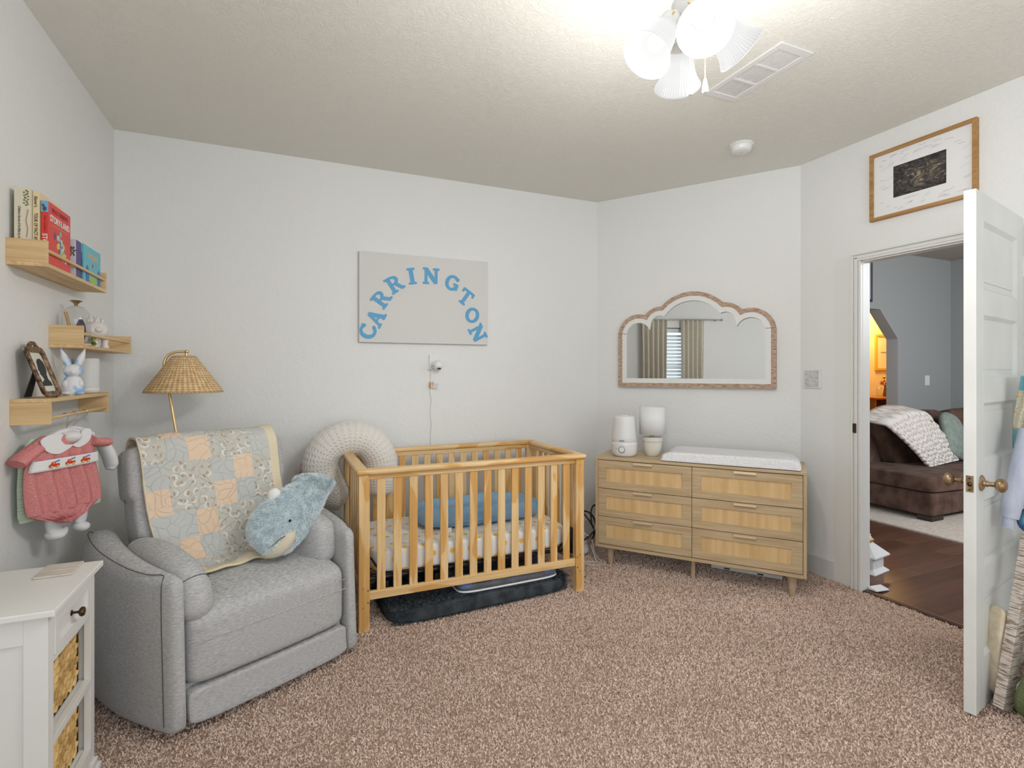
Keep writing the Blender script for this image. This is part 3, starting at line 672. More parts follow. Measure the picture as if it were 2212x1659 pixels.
# blue lounger pillow
bluec = noisy('dusty_blue_cotton', (.21,.37,.56), (.27,.44,.63), 12, .85, bstr=.25, bdist=.004, bscale=14, spec=.1)
lo = thing('infant_lounger', 'dusty blue padded infant lounger lying on the sun-print mattress', 'lounger pillow', (1.125, 3.165, .453), math.radians(3))
def lf_(q):
    r_ = math.hypot(q.x/.40, q.y/.2); q.z *= (.50+.5*min(1, r_*1.15)) if q.z > 0 else 1
    q.z += .008*math.sin(q.x*16)*(.5+q.y); q.y *= 1+.03*math.sin(q.x*9); return q
superbox(.405, .20, .062, .52, 72, 28, lf_).build('pillow_body', bluec, lo, smooth=True)
pp = [(.395*math.copysign(abs(math.cos(a))**.52, math.cos(a)), .205*math.copysign(abs(math.sin(a))**.52, math.sin(a)), -.012) for a in [2*PI*k/90 for k in range(90)]]
MB().tube(pp, .003, 6, closed=True).build('piping', bluec, lo, smooth=True)
MB().grid(lambda u, v: (-.275+u*.030, -.205-.012*v, -.035-.036*v), 3, 3).build('care_tag', plain('white_label', (.8,.8,.8), .7), lo, solid=.0008)

# plush mat beneath and clear bag on it
rug_m = noisy('charcoal_plush', (.028,.034,.040), (.075,.085,.095), 14, .95, bstr=.8, bdist=.006, bscale=130, spec=.05)
rug = thing('plush_mat', 'charcoal grey plush mat lying on the carpet under the crib', 'mat', (1.03, 3.018, .050), math.radians(3.2))
superbox(.558, .28, .050, .30, 96, 24, lambda q: Vector((q.x, q.y, q.z*(1 if q.z < 0 else (.7+.3*math.cos(q.x*3))*(1-.5*max(0, min(1, (q.y+.2)/.3)))+.0)))).build('plush_body', rug_m, rug, smooth=True)
fr_pts = []; fr_n = []
for _ in range(26000):
    x = rng.uniform(-.545,.545); y = rng.uniform(-.28,-.10); 
    if rng.uniform() < .4: fr_pts.append((x*.985, -.277+rng.uniform(0,.012)+.03*(abs(x)/.545)**6, rng.uniform(-.045,.030))); fr_n.append((0,-1,.3))
    else: fr_pts.append((x, y+.03*(abs(x)/.57)**6, .050*(.7+.3*math.cos(x*3))*(1-.5*max(0,(y+.2)/.3))*.98)); fr_n.append((0,-.2,1))
m_pl = noisy('charcoal_fibre', (.022,.028,.034), (.12,.135,.15), 60, .95, bstr=0, spec=.05)
strands(np.array(fr_pts), np.array(fr_n), .008, .0016, .2, m_pl, 'plush_pile', rug, .6, 9)
bag = thing('plastic_bag', 'clear zipped plastic bag with green and blue contents on the charcoal mat', 'storage bag', (1.190, 2.905, .092), math.radians(1.8))
clear = plain('clear_vinyl', (.93,.95,.97), .08, 0, .5, **{'Transmission Weight': .9, 'IOR': 1.1})
superbox(.318, .145, .030, .30, 64, 16, lambda q: Vector((q.x, q.y, q.z+ .03))).build('vinyl_cover', clear, bag, smooth=True)
ring = lambda sx, sy, z, n=80: [(sx*math.copysign(abs(math.cos(2*PI*k/n))**.3, math.cos(2*PI*k/n)), sy*math.copysign(abs(math.sin(2*PI*k/n))**.3, math.sin(2*PI*k/n)), z) for k in range(n)]
MB().tube(ring(.315,.143,.014), .006, 8, closed=True).build('bottom_piping', plain('white_piping', (.72,.74,.76), .4), bag, smooth=True)
superbox(.28, .115, .016, .35, 40, 12, lambda q: Vector((q.x-.005, q.y, q.z+.030))).build('folded_lining', noisy('dark_navy_print', (.02,.03,.06), (.10,.12,.18), 16, .6), bag, smooth=True)
superbox(.048, .050, .006, .4, 20, 10, lambda q: Vector((q.x-.04, q.y-.07, q.z+.048))).build('green_print', plain('leaf_green', (.10,.45,.06), .5), bag, smooth=True)
superbox(.036, .045, .006, .4, 20, 10, lambda q: Vector((q.x+.045, q.y-.07, q.z+.048))).build('yellow_print', plain('lime_yellow', (.62,.60,.06), .5), bag, smooth=True)
superbox(.040, .10, .018, .4, 20, 10, lambda q: Vector((q.x+.262, q.y-.01, q.z+.034))).build('blue_end', plain('royal_blue', (.05,.16,.5), .5), bag, smooth=True)
superbox(.040, .10, .016, .4, 20, 10, lambda q: Vector((q.x-.262, q.y-.01, q.z+.034))).build('blue_end', plain('royal_blue2', (.05,.16,.5), .5), bag, smooth=True)

# nursing pillow over the crib end
def dots_material(name, c, nu_, nv_, dist=.004):
    m, t, b = nt(name); tc = N(t, 'ShaderNodeTexCoord'); mp = N(t, 'ShaderNodeMapping'); mp.inputs['Scale'].default_value = (nu_, nv_, 1); t.links.new(tc.outputs['UV'], mp.inputs[0])
    vo = N(t, 'ShaderNodeTexVoronoi', Scale=1.0, Randomness=.12); vo.voronoi_dimensions = '2D'; t.links.new(mp.outputs[0], vo.inputs['Vector'])
    r = ramp(t, [(.0, (1,1,1)), (.16, (.75,.75,.75)), (.34, (0,0,0))]); t.links.new(vo.outputs['Distance'], r.inputs[0]); bump(t, b, r.outputs[0], .9, dist)
    b.inputs['Base Color'].default_value = (*c, 1); b.inputs['Roughness'].default_value = .85; b.inputs['Sheen Weight'].default_value = .3; b.inputs['Specular IOR Level'].default_value = .15; return m
np_ = thing('nursing_pillow', 'cream dotted horseshoe nursing pillow hooked over the crib end', 'nursing pillow', (0,0,0))
cl = [(.345,3.36,.535),(.285,3.375,.575),(.222,3.39,.665),(.200,3.40,.770),(.245,3.40,.868),(.355,3.40,.915),(.475,3.40,.885),(.545,3.395,.790),(.555,3.385,.690),(.550,3.375,.600),(.545,3.365,.545)]
cl = catmull(cl, 7); n = len(cl)
rad = [.108*min(1, .40+.75*math.sin(PI*min(1,(i/(n-1))*1.0))**.42) for i in range(n)]
rad[0] = .02; rad[-1] = .02; rad[1] = .05; rad[-2] = .05; rad[2] = .068; rad[-3] = .068
MB().tube(cl, rad, 40).build('pillow_body', dots_material('cream_minky', (.71,.68,.635), 30, 42), np_, smooth=True)
# ruffled baby thing peeking from behind
rf = MB()
rf.tube(catmull([(.10,3.52,.62),(.085,3.53,.68),(.10,3.53,.74),(.12,3.53,.70)],5), [.03]*16, 10)
tag(rf.build('burp_cloth', noisy('pink_floral_cotton', (.62,.56,.55), (.55,.22,.24), 28, .9, lo=.5, hi=.62), smooth=True), 'crumpled pink floral cloth tucked behind the nursing pillow', 'cloth')

# ---------------------------------------------------------------- dresser
DAng = math.atan2(-.98, .795)
dz = .748; DWd, DDp = 1.262, .40
ds = thing('dresser', 'light oak six-drawer dresser with woven cane drawer fronts', 'dresser', (1.948, 3.066, 0), DAng)
MB().box(0, DWd, 0, DDp, dz-.018, dz).build('top_panel', M['oak_x'], ds, bevel=.0015)
for x in (0, DWd-.018): MB().box(x, x+.018, .001, DDp, .135, dz-.018).build('side_panel', M['oak_z'], ds, bevel=.0015)
MB().box(.018, DWd-.018, .001, DDp, .135, .155).build('bottom_panel', M['oak_x'], ds)
MB().box(.018, DWd-.018, .012, DDp, .155, dz-.018).build('carcass_core', plain('dark_gap', (.05,.035,.02), .9), ds)
zs = [.158, .347, .536, .728]
for cx_, (xa, xb) in enumerate(((.0205, DWd/2-.0015), (DWd/2+.0015, DWd-.0205))):
    for k in range(3):
        z0, z1 = zs[k]+.0015, zs[k+1]-.0025
        d_ = MB(); y0, y1 = .0, .018; fx = .056; fz0, fz1 = .046, .048
        fr_ = [(xa, xb, z0, z0+fz0), (xa, xb, z1-fz1, z1), (xa, xa+fx, z0+fz0, z1-fz1), (xb-fx, xb, z0+fz0, z1-fz1)]
        for a, b_, c_, e_ in fr_: d_.box(a, b_, y0, y1, c_, e_)
        dw = d_.build('drawer', M['oak_x'], ds, bevel=.0008)
        MB().box(xa+fx-.001, xb-fx+.001, .008, .012, z0+fz0-.001, z1-fz1+.001).build('cane_panel', M['cane'], dw)
        xm = (xa+xb)/2; MB().box(xm-.062, xm+.062, -.016, .004, z1-.004, z1-.0012).box(xm-.062, xm+.062, -.018, -.0145, z1-.014, z1-.0012).build('pull', plain('pale_brass_%d%d' % (cx_, k), (.86,.72,.50), .35, .55), dw)
for x, y, r_ in ((.085,.07,1),(DWd-.075,.07,1),(.085,DDp-.07,1),(DWd-.075,DDp-.07,1)):
    MB().lathe([(0,0),(.015,0),(.0165,.004),(.027,.118),(.0,.118)], c=(x,y,0), n=24).box(x-.035,x+.045,y-.03,y+.04,.118,.135).build('leg', M['leg_wood'], ds, smooth=False)
MB().box(DWd/2-.011, DWd/2+.011, .055, .085, 0, .135).build('leg', M['leg_wood'], ds, bevel=.002)

# humidifier
hm = thing('humidifier', 'white tapered humidifier with a round dial on the dresser', 'humidifier', (2.150, 3.015, dz))
hu_m = plain('satin_white_plastic', (.70,.69,.67), .3)
MB().lathe([(0,.0),(.062,.0),(.074,.004),(.083,.020),(.0875,.045),(.0885,.080),(.0882,.099),(.0870,.100),(0,.100)], n=56).build('base_unit', hu_m, hm, smooth=True)
MB().lathe([(0,.1005),(.0870,.1005),(.0880,.102),(.0862,.130),(.0825,.175),(.0775,.225),(.0735,.258),(.071,.268),(.064,.275),(.03,.280),(.0,.280)], n=56).build('water_tank', plain('frosted_white_tank', (.68,.68,.67), .35), hm, smooth=True)
MB().lathe([(0,.279),(.020,.279),(.018,.284),(0,.285)], n=24).build('mist_nozzle', hu_m, hm, smooth=True)
MB().ball((0,0,.2855), (.008,.004,.001), 12, 6).build('mist_outlet', M['black'], hm)
fd = (Vector((0,0,1.32)) - Vector((2.150, 3.015, .8))); fa = math.atan2(fd.y, fd.x) - .20
Rz = Matrix.Rotation(fa, 4, 'Z')
MB().lathe([(0,.006),(.016,.006),(.0185,.002),(.0185,-.003)][::-1], n=32, M4=Rz @ orient((.0875, 0, .052), (1,0,.05))).build('dial', hu_m, hm, smooth=True)
MB().tube([Rz @ (Matrix.Translation((.0885,0,.052)) @ Vector((0, .0215*math.cos(a), .0215*math.sin(a)))) for a in [2*PI*k/40 for k in range(40)]], .0012, 5, closed=True).build('dial_ring', plain('steel_blue_ring', (.10,.17,.30), .4), hm)
vs, fs = lettering('vicks', .017, .0006, bold=.0003); g = MB()
g.add([Rz @ Vector((.0905-(0 if 1 else 0), v.x, v.z*0+v.y+.112)) + Rz.to_3x3() @ Vector((v.z-.0022, 0, 0)) for v in vs], fs)
g.build('logo', plain('logo_blue', (.02,.20,.45), .4), hm)
MB().ball((0,0,0), (.002,.0022,.0022), 10, 6, M4=Rz @ Matrix.Rotation(-.44,4,'Z') @ Matrix.Translation((.0885,0,.056))).build('indicator', M['black'], hm)

# small lamp
tl = thing('table_lamp', 'small white pot lamp with a drum shade beside the humidifier', 'lamp', (2.325, 2.935, dz))
MB().lathe([(0,0),(.040,0),(.044,.004),(.054,.030),(.062,.062),(.065,.090),(.066,.100),(.069,.102),(.070,.110),(.067,.113),(.069,.117),(.070,.126),(.066,.130),(0,.130)], n=48).build('pot_base', plain('cream_ceramic', (.68,.66,.60), .3), tl, smooth=True)
MB().lathe([(0,.130),(.016,.130),(.015,.150),(.009,.155),(.009,.175),(0,.175)], n=20).build('socket', plain('grey_beige_socket', (.45,.42,.34), .5), tl, smooth=True)
shd = MB().shell([(.0875,.150),(.0865,.338)], n=56).build('lamp_shade', plain('white_linen_shade', (.72,.72,.73), .8), tl, smooth=True, solid=.0015)
fin = MB(); fin.tube([(-.086,0,.17),(.086,0,.17)], .0015, 6).tube([(0,-.086,.17),(0,.086,.17)], .0015, 6); fin.build('shade_ring', M['steel'], tl)

# changing pad
pad = thing('changing_pad', 'white contoured changing pad with a knotted textured cover on the dresser', 'changing pad', (0,0,0))
ca = Vector((1.948,3.066)); dx = Vector((math.cos(DAng), math.sin(DAng))); dy = Vector((-dx.y, dx.x))
def DP(u, v, z): p = ca+dx*u+dy*v; return Vector((p.x, p.y, z))
q = MB(); pc = DP(.833, .198, dz+.001)
M4 = Matrix.Translation(pc) @ Matrix.Rotation(DAng, 4, 'Z')
def padf(q):
    # raised long sides, lower middle
    e = abs(q.y)/.19
    if q.z > 0: q.z = .030 + .050*e**1.6 + .0
    else: q.z = 0.0
    q.z = max(q.z, 0) * (1 if q.z <= 0 else 1)
    return q
NU, NV = 90, 46
def top(u, v):
    x, y = lerp(-.405,.405,u), lerp(-.19,.19,v); ex, ey = abs(x)/.405, abs(y)/.19
    h = (.034+.040*ey**2.0)
    edge = (max(0,1-ex**14))**.5*(max(0,1-ey**9))**.5
    x *= 1-.02*ey**4; return M4 @ Vector((x, y, .004+h*edge))
q.grid(top, NU, NV); o_ = len(q.v); 
q.grid(lambda u, v: M4 @ Vector((lerp(-.40,.40,u), lerp(-.186,.186,v), .0005)), 4, 4)
m, t, b = nt('knotted_white_muslin'); mp = coords(t, (1,1,1.4)); vo = N(t, 'ShaderNodeTexVoronoi', Scale=46.0, Randomness=.5); t.links.new(mp.outputs[0], vo.inputs['Vector']); bump(t, b, vo.outputs['Distance'], .8, -.008)
b.inputs['Base Color'].default_value = (.74,.74,.755,1); b.inputs['Roughness'].default_value = .9; b.inputs['Specular IOR Level'].default_value = .1
q.build('pad_cover', m, pad, smooth=True)

# white floor grille under the dresser, cord box and cables in the corner
gr_ = thing('floor_grille', 'white slotted board lying on the carpet under the dresser', 'board', (2.772, 2.548, .014), math.atan2(-.33,.245))
MB().box(-.21,.215,-.03,.14,.0,.022).build('board', M['white_matte'], gr_, bevel=.002)
MB().box(-.20,.23,-.015,.12,.022,.032).build('lip', M['white_matte'], gr_, bevel=.002)
for x in (-.11, .09): MB().box(x-.018, x+.018, -.0325, -.0295, .006, .014).build('slot', M['black'], gr_)
cb = thing('cord_bag', 'crumpled white plastic cord bag on the carpet in the corner', 'cord bag', (1.955, 3.33, 0), math.radians(-20))
def crf(q):
    w_ = .0045*math.sin(q.x*61+q.z*23)+.004*math.sin(q.y*57+q.z*41); q.z = (q.z+.085)*(1) ; s_ = 1-.25*max(0,q.z-.05)/.12; return Vector((q.x*s_+w_, q.y*s_+w_, max(.002, q.z)))
superbox(.085, .07, .083, .42, 40, 24, crf).build('bag_body', noisy('crumpled_white_plastic', (.50,.49,.50), (.68,.67,.68), 5, .35, bstr=.8, bdist=.02, bscale=16), cb, smooth=True)
tag(MB().tube(catmull([(1.80,3.42,.03),(1.845,3.28,.10),(1.93,3.20,.135),(2.01,3.17,.21),(2.02,3.185,.27),(1.985,3.20,.325),(1.955,3.24,.325),(1.99,3.20,.26),(2.02,3.19,.19),(2.03,3.24,.12)], 8), .0065, 8).tube(catmull([(2.00,3.20,.25),(2.01,3.22,.33),(2.035,3.22,.37),(2.06,3.22,.34),(2.05,3.2,.27)],8), .006, 8)
    .build('power_cable', M['black'], smooth=True), 'looped black power cable hanging beside the dresser', 'cable')
wc = plain('white_cable', (.62,.60,.57), .45)
for pts, lb in (([(1.86,3.16,.006),(1.90,3.10,.006),(1.955,3.055,.006),(2.00,3.065,.008),(2.015,3.10,.012),(2.01,3.15,.03),(2.0,3.17,.08),(2.00,3.19,.14)], 'white cable curving out over the carpet beside the dresser leg'),
                ([(1.83,3.20,.006),(1.93,3.13,.006),(1.98,3.11,.006),(1.99,3.14,.03),(1.99,3.19,.10)], 'white cable lying closer to the cord bag'),
                ([(1.84,3.30,.24),(1.90,3.22,.215),(1.97,3.18,.17),(2.01,3.17,.22),(2.03,3.17,.30),(2.045,3.19,.36)], 'thin white cable crossing the black power cable')):
    tag(MB().tube(catmull(pts, 8), .0035, 8).build('cable', wc, smooth=True), lb, 'cable')
ol = thing('wall_outlet', 'pale wall outlet plate low on the back wall beside the crib', 'outlet', (1.79, BY, .33))
MB().box(-.036,.036,-.006,0,-.058,.058).build('plate', M['paint'], ol, bevel=.003)
for z in (-.02,.02): MB().lathe([(0,.002),(.015,.002),(.016,0)], n=20, M4=orient((0,-.006,z),(0,-1,0))).build('socket', M['white'], ol)

# baby monitor
bm = thing('baby_monitor', 'round white baby monitor camera on a wall bracket under the canvas', 'camera', (.978, BY, 1.372))
MB().box(-.032,-.022,-.016,0,-.01,.075).build('bracket_arm', M['white'], bm, bevel=.003)
MB().tube([(-.027,-.01,-.01),(-.03,-.02,-.03),(-.01,-.03,-.012),(.0,-.035,0)], .005, 8).tube([(-.027,-.01,-.012),(-.045,-.012,-.028)], .004, 8).build('bracket_hook', M['white'], bm, smooth=True)
MB().ball((.018,-.050,0), (.037,.037,.036), 32, 20).build('camera_body', M['white'], bm, smooth=True)
MB().ball((.0,0,0), (.014,.006,.011), 20, 10, M4=Matrix.Translation((.020,-.078,-.021)) @ Matrix.Rotation(-.6, 4, 'X')).build('lens', M['black'], bm, smooth=True)
MB().ball((-.014,-.066,-.004), (.003,.003,.004), 8, 6).build('sensor', M['black'], bm)
tag(MB().tube(catmull([(.952,BY-.012,1.36),(.955,BY-.008,1.28),(.948,BY-.008,1.20),(.960,BY-.006,1.12),(.952,BY-.006,1.03),(.962,BY-.006,.95),(.955,BY-.006,.85),(.965,BY-.006,.6),(1.0,BY-.016,.2)],6), .0016, 6).build('monitor_cable', wc, smooth=True), 'thin white cable running down the wall from the monitor camera', 'cable')
wt = thing('cable_tag', 'small orange and white warning tag on the monitor cable', 'tag', (.975, BY-.016, 1.232))
MB().box(-.030,-.002,-.001,.001,-.021,.021).build('orange_label', noisy('orange_label', (.55,.20,.05), (.85,.80,.75), 1, .5, (60,1,1), 0, lo=.49, hi=.51), wt, rot=(0,0,.2))
MB().box(-.001,.032,-.001,.001,-.025,.012).build('silver_label', plain('pale_label', (.6,.62,.62), .5), wt, rot=(0,.08,-.2))

# ---------------------------------------------------------------- recliner
RC = thing('recliner', 'light heather grey upholstered recliner in the left corner', 'armchair', (-.037, 2.381, 0), math.radians(28.6))
RM = Matrix.Translation(RC.location) @ Matrix.Rotation(math.radians(28.6), 4, 'Z')
ARM = [(-.008,.345,.375,.565),(.0,.337,.384,.578),(.04,.337,.402,.584),(.12,.345,.437,.590),(.25,.36,.478,.600),(.45,.372,.505,.622),(.62,.358,.498,.640),(.75,.33,.465,.632),(.83,.31,.42,.60)]
def arm_ring(y, a, b_, zt, zb, s, inset=0):
    cx, cz, hx, hz = (a+b_)/2, (zt+zb)/2, (b_-a)/2-inset, (zt-zb)/2-inset; out = []
    n = 40
    for k in range(n):
        t = 2*PI*k/n; c, q = math.cos(t), math.sin(t); e = .30
        x = cx+hx*math.copysign(abs(c)**e, c)*(1.0); z = cz+hz*math.copysign(abs(q)**(.12), q)
        if z > zt-hx: # dome the top
            f = (z-(zt-hx))/hx; x = cx+(x-cx)*math.sqrt(max(0, 1-f*f*.85)); 
        out.append((s*x, y + .03*max(0, (zt-.12-z))/.5*(-1 if y < .1 else 0) , z))
    return out
for s in (-1, 1):
    rings = []
    ytab = [a[0] for a in ARM]
    zb0 = [.05,.035,.03,.03,.03,.035,.04,.05,.06]
    for k, (y, a, b_, zt) in enumerate(ARM): rings.append(arm_ring(y, a, b_, zt, zb0[k], s, 0 if k not in (0, len(ARM)-1) else .006))
    arm = MB().loft(rings).build('armrest', M['recliner'], RC, smooth=True, sub=1)
    sm_ = MB(); pts = []
    for z in [.06,.15,.25,.35,.45,.54]: pts.append((s*.4015, .036-.03*max(0,(.46-z))/.5, z))
    pts += [(s*.396,.042,.568),(s*.388,.06,.586)]
    pts += [(s*lerp(a,b_,.82), y, zt-.006) for y, a, b_, zt in ARM[3:]]
    sm_.tube(catmull(pts, 4), .0018, 5).build('arm_seam', M['seam'], RC)
MB().box(-.33,.33,.03,.72,.06,.17).build('base', M['recliner'], RC, bevel=.01)
def seatf(q):
    f = (.27-q.y)/.31      # 1 at the front
    if q.z > 0: q.z += .012*math.cos(q.x*4.5)*1.5 - .045*max(0, f)**2.4 + .004*math.sin(q.x*23)*max(0,f-.3)
    if f > .5: q.y -= .012*math.cos(q.x*4.6)
    if q.y < -.0 and q.z < 0: q.z = q.z
    return Vector((q.x, q.y, q.z))
superbox(.333, .305, .145, .18, 80, 44, lambda q: seatf(Vector((q.x, q.y+.285, q.z))) + Vector((0,0,.308))).build('seat_cushion', M['recliner'], RC, smooth=True)
superbox(.331, .035, .0625, .22, 60, 20, lambda q: Vector((q.x, q.y+.012-.010*math.cos(q.x*4.6)-.008*(q.z<0), q.z+.0985))).build('footrest_panel', M['recliner'], RC, smooth=True)
g = MB(); g.tube([(x, -.024-.012*math.cos(x*4.6)+.004, .3275+.006*math.cos(x*4)) for x in [lerp(-.325,.325,k/30) for k in range(31)]], .0016, 5)
g.tube([(x, -.020-.012*math.cos(x*4.6)+.0025, .372) for x in [lerp(-.32,.32,k/30) for k in range(31)]], .0014, 5); g.build('seat_seam', M['recliner'], RC)
TB = Matrix.Translation((0,.615,.70)) @ Matrix.Rotation(-.20, 4, 'X')
superbox(.335, .085, .30, .25, 60, 36, lambda q: TB @ Vector((q.x*(1-.06*(q.z<0)*abs(q.z)/.3), q.y-.018*math.cos(q.x*4)*(q.y<0), q.z))).build('backrest', M['recliner'], RC, smooth=True)
superbox(.352, .095, .135, .30, 60, 24, lambda q: TB @ Vector((q.x, q.y, q.z+.165))).build('headrest', M['recliner'], RC, smooth=True)
for s in (-1, 1): MB().tube([TB @ Vector((s*.345, .0, z)) for z in (.05,.12,.2,.27)], .0015, 5).build('headrest_seam', M['seam'], RC)
lp = catmull([(-.325,.56,.535),(-.325,.47,.565),(-.320,.36,.578),(-.310,.24,.572),(-.298,.13,.548),(-.290,.065,.505),(-.287,.045,.450),(-.288,.050,.400)], 5); n = len(lp)
MB().tube(lp, [.062*min(1, .55+1.2*math.sin(PI*(i+.6)/(n+.2))) for i in range(n)], 24).build('arm_pillow', M['recliner'], RC, smooth=True, sub=1)
g = MB(); 
for i0 in (4, n-12): 
    p_ = lp[i0]; d_ = (lp[i0+1]-lp[i0-1]).normalized(); M4 = orient(p_, d_); g.tube([M4 @ Vector((.0625*math.cos(t), .0625*math.sin(t), 0)) for t in [2*PI*k/30 for k in range(30)]], .0016, 5, closed=True)
g.build('pillow_seam', M['seam'], RC)
RPm = Matrix.Translation((.285,.300,.505)) @ Matrix.Rotation(.12, 4, 'Z') @ Matrix.Rotation(-.12, 4, 'X')
superbox(.070, .215, .105, .62, 44, 26, lambda q: RPm @ Vector((q.x, q.y, q.z*(1+.25*(q.y<0)*abs(q.y)/.2)+.004*math.sin(q.y*60+q.z*30)))).build('arm_pillow', M['recliner'], RC, smooth=True)
for s in (-1, 1): MB().box(s*.30-.03, s*.30+.03, .08,.7,.0,.06).build('foot', M['black'], RC)

# ---------------------------------------------------------------- quilt
PATH = [(.765,.80),(.765,.92),(.745,.99),(.700,1.022),(.635,1.025),(.590,1.000),(.562,.955),(.538,.86),(.515,.75),(.493,.65),(.470,.56),(.445,.505),(.405,.483),(.33,.478),(.255,.470)]
PL = catmull([(0,)+p for p in PATH], 6); seg = [0]
for a, b_ in zip(PL, PL[1:]): seg.append(seg[-1]+(b_-a).length)
TOT = seg[-1]
def qpath(t):
    d = t*TOT
    for i in range(len(seg)-1):
        if d <= seg[i+1]+1e-9: f = (d-seg[i])/(seg[i+1]-seg[i]); p = PL[i].lerp(PL[i+1], f); tn = (PL[i+1]-PL[i]).normalized(); return p, tn
    return PL[-1], (PL[-1]-PL[-2]).normalized()
XL = [(0,-.30),(.35,-.312),(.6,-.300),(.78,-.275),(.9,-.235),(1,-.195)]; XR = [(0,.30),(.35,.300),(.6,.300),(.8,.285),(1,.255)]
def quiltf(u, v):
    p, tn = qpath(v); nx = Vector((0, -tn.z, tn.y)) * -1      # outward normal
    if nx.y > 0 and v > .5: nx = -nx
    x = lerp(interp(XL, v), interp(XR, v), u)
    off = .010+.0035*math.sin(u*9+v*17)+.003*math.sin(u*23-v*11)+ (.010*math.sin(v*38+u*5)*max(0, v-.72)/.28) + .018*max(0,.12-u)/.12*(v>.3)*math.sin(v*9)
    y = p.y-abs(off)*(abs(tn.z) if v > .3 else -abs(tn.z)); z = p.z+abs(off)*abs(tn.y)
    if v > .9: z += .006*math.sin(u*14)
    return RM @ Vector((x, y - .05*u*max(0, v-.9)/.1*0, z))
ROWS = ['FPFFBP','PFFBPF','FPBFFB','FBPFFB','BFFBPF','PFFPBF','BBPFFB','FPBFFP','PBFFPB']
def qm(u, v):
    if u > .925 or u < .012 or v > .955: return 3
    c = min(5, int(u/.925*6)); r_ = min(8, int(v/.955*9)); return {'F':0,'P':1,'B':2}[ROWS[r_][c]]
def quilt_mat(name, base, printed=False, stripes=False):
    m, t, b = nt(name); tc = N(t, 'ShaderNodeTexCoord'); mp = N(t, 'ShaderNodeMapping'); mp.inputs['Scale'].default_value = (.62, TOT, 1); t.links.new(tc.outputs['UV'], mp.inputs[0])
    vo = N(t, 'ShaderNodeTexVoronoi', Scale=26.0, feature='DISTANCE_TO_EDGE'); vo.voronoi_dimensions = '2D'
    ns = N(t, 'ShaderNodeTexNoise', Scale=9, Detail=1); t.links.new(mp.outputs[0], ns.inputs['Vector'])
    ma = N(t, 'ShaderNodeMix', data_type='RGBA'); ma.inputs[0].default_value = .12; t.links.new(mp.outputs[0], ma.inputs[6]); t.links.new(ns.outputs['Color'], ma.inputs[7]); t.links.new(ma.outputs[2], vo.inputs['Vector'])
    r = ramp(t, [(0, (0,0,0)), (.12, (.8,.8,.8)), (.5, (1,1,1))]); t.links.new(vo.outputs['Distance'], r.inputs[0])
    b.inputs['Roughness'].default_value = .9; b.inputs['Specular IOR Level'].default_value = .1
    if stripes:
        w_ = N(t, 'ShaderNodeTexWave', Scale=26); w_.bands_direction = 'Y'; t.links.new(mp.outputs[0], w_.inputs['Vector']); r3 = ramp(t, [(.35, base), (.65, (.72,.66,.52))]); t.links.new(w_.outputs['Fac'], r3.inputs[0]); t.links.new(r3.outputs[0], b.inputs['Base Color'])
        bump(t, b, w_.outputs['Fac'], .4, .002); return m
    bump(t, b, r.outputs[0], .7, .004)
    if not printed: b.inputs['Base Color'].default_value = (*base, 1); return m
    v2 = N(t, 'ShaderNodeTexVoronoi', Scale=27.0, Randomness=.7); v2.voronoi_dimensions = '2D'; t.links.new(mp.outputs[0], v2.inputs['Vector'])
    sb = N(t, 'ShaderNodeVectorMath', operation='SCALE'); sb.inputs['Scale'].default_value = 27.0; t.links.new(mp.outputs[0], sb.inputs[0])
    ps = N(t, 'ShaderNodeVectorMath', operation='SCALE'); ps.inputs['Scale'].default_value = 27.0; t.links.new(v2.outputs['Position'], ps.inputs[0])
    df = N(t, 'ShaderNodeVectorMath', operation='SUBTRACT'); t.links.new(sb.outputs[0], df.inputs[0]); t.links.new(ps.outputs[0], df.inputs[1])
    ro = N(t, 'ShaderNodeVectorRotate'); ro.rotation_type = 'Z_AXIS'; t.links.new(df.outputs[0], ro.inputs['Vector']); sc_ = N(t, 'ShaderNodeSeparateColor'); t.links.new(v2.outputs['Color'], sc_.inputs[0])
    an = N(t, 'ShaderNodeMath', operation='MULTIPLY'); an.inputs[1].default_value = 6.28; t.links.new(sc_.outputs[0], an.inputs[0]); t.links.new(an.outputs[0], ro.inputs['Angle'])
    def dist(ox, oy, sx=1, sy=1):
        m_ = N(t, 'ShaderNodeMapping'); m_.inputs['Location'].default_value = (ox, oy, 0); m_.inputs['Scale'].default_value = (sx, sy, 0); t.links.new(ro.outputs[0], m_.inputs[0])
        l_ = N(t, 'ShaderNodeVectorMath', operation='LENGTH'); t.links.new(m_.outputs[0], l_.inputs[0]); return l_.outputs['Value']
    def cmp(a, op, k): n = N(t, 'ShaderNodeMath', operation=op); t.links.new(a, n.inputs[0]); n.inputs[1].default_value = k; return n.outputs[0]
    def mulv(a, b_): n = N(t, 'ShaderNodeMath', operation='MULTIPLY'); t.links.new(a, n.inputs[0]); t.links.new(b_, n.inputs[1]); return n.outputs[0]
    cres = mulv(cmp(dist(0,0), 'LESS_THAN', .42), cmp(dist(0,.20), 'GREATER_THAN', .37))
    cres = mulv(cres, cmp(sc_.outputs[1], 'LESS_THAN', .62))
    nn = N(t, 'ShaderNodeTexNoise', Scale=120, Detail=2); t.links.new(mp.outputs[0], nn.inputs['Vector'])
    an1 = mulv(cmp(dist(.02,.12,1,1.7), 'LESS_THAN', .27), cmp(nn.outputs['Fac'], 'GREATER_THAN', .50))
    m1 = N(t, 'ShaderNodeMix', data_type='RGBA'); t.links.new(an1, m1.inputs[0]); m1.inputs[6].default_value = (*base, 1); m1.inputs[7].default_value = (.46,.30,.19,1)
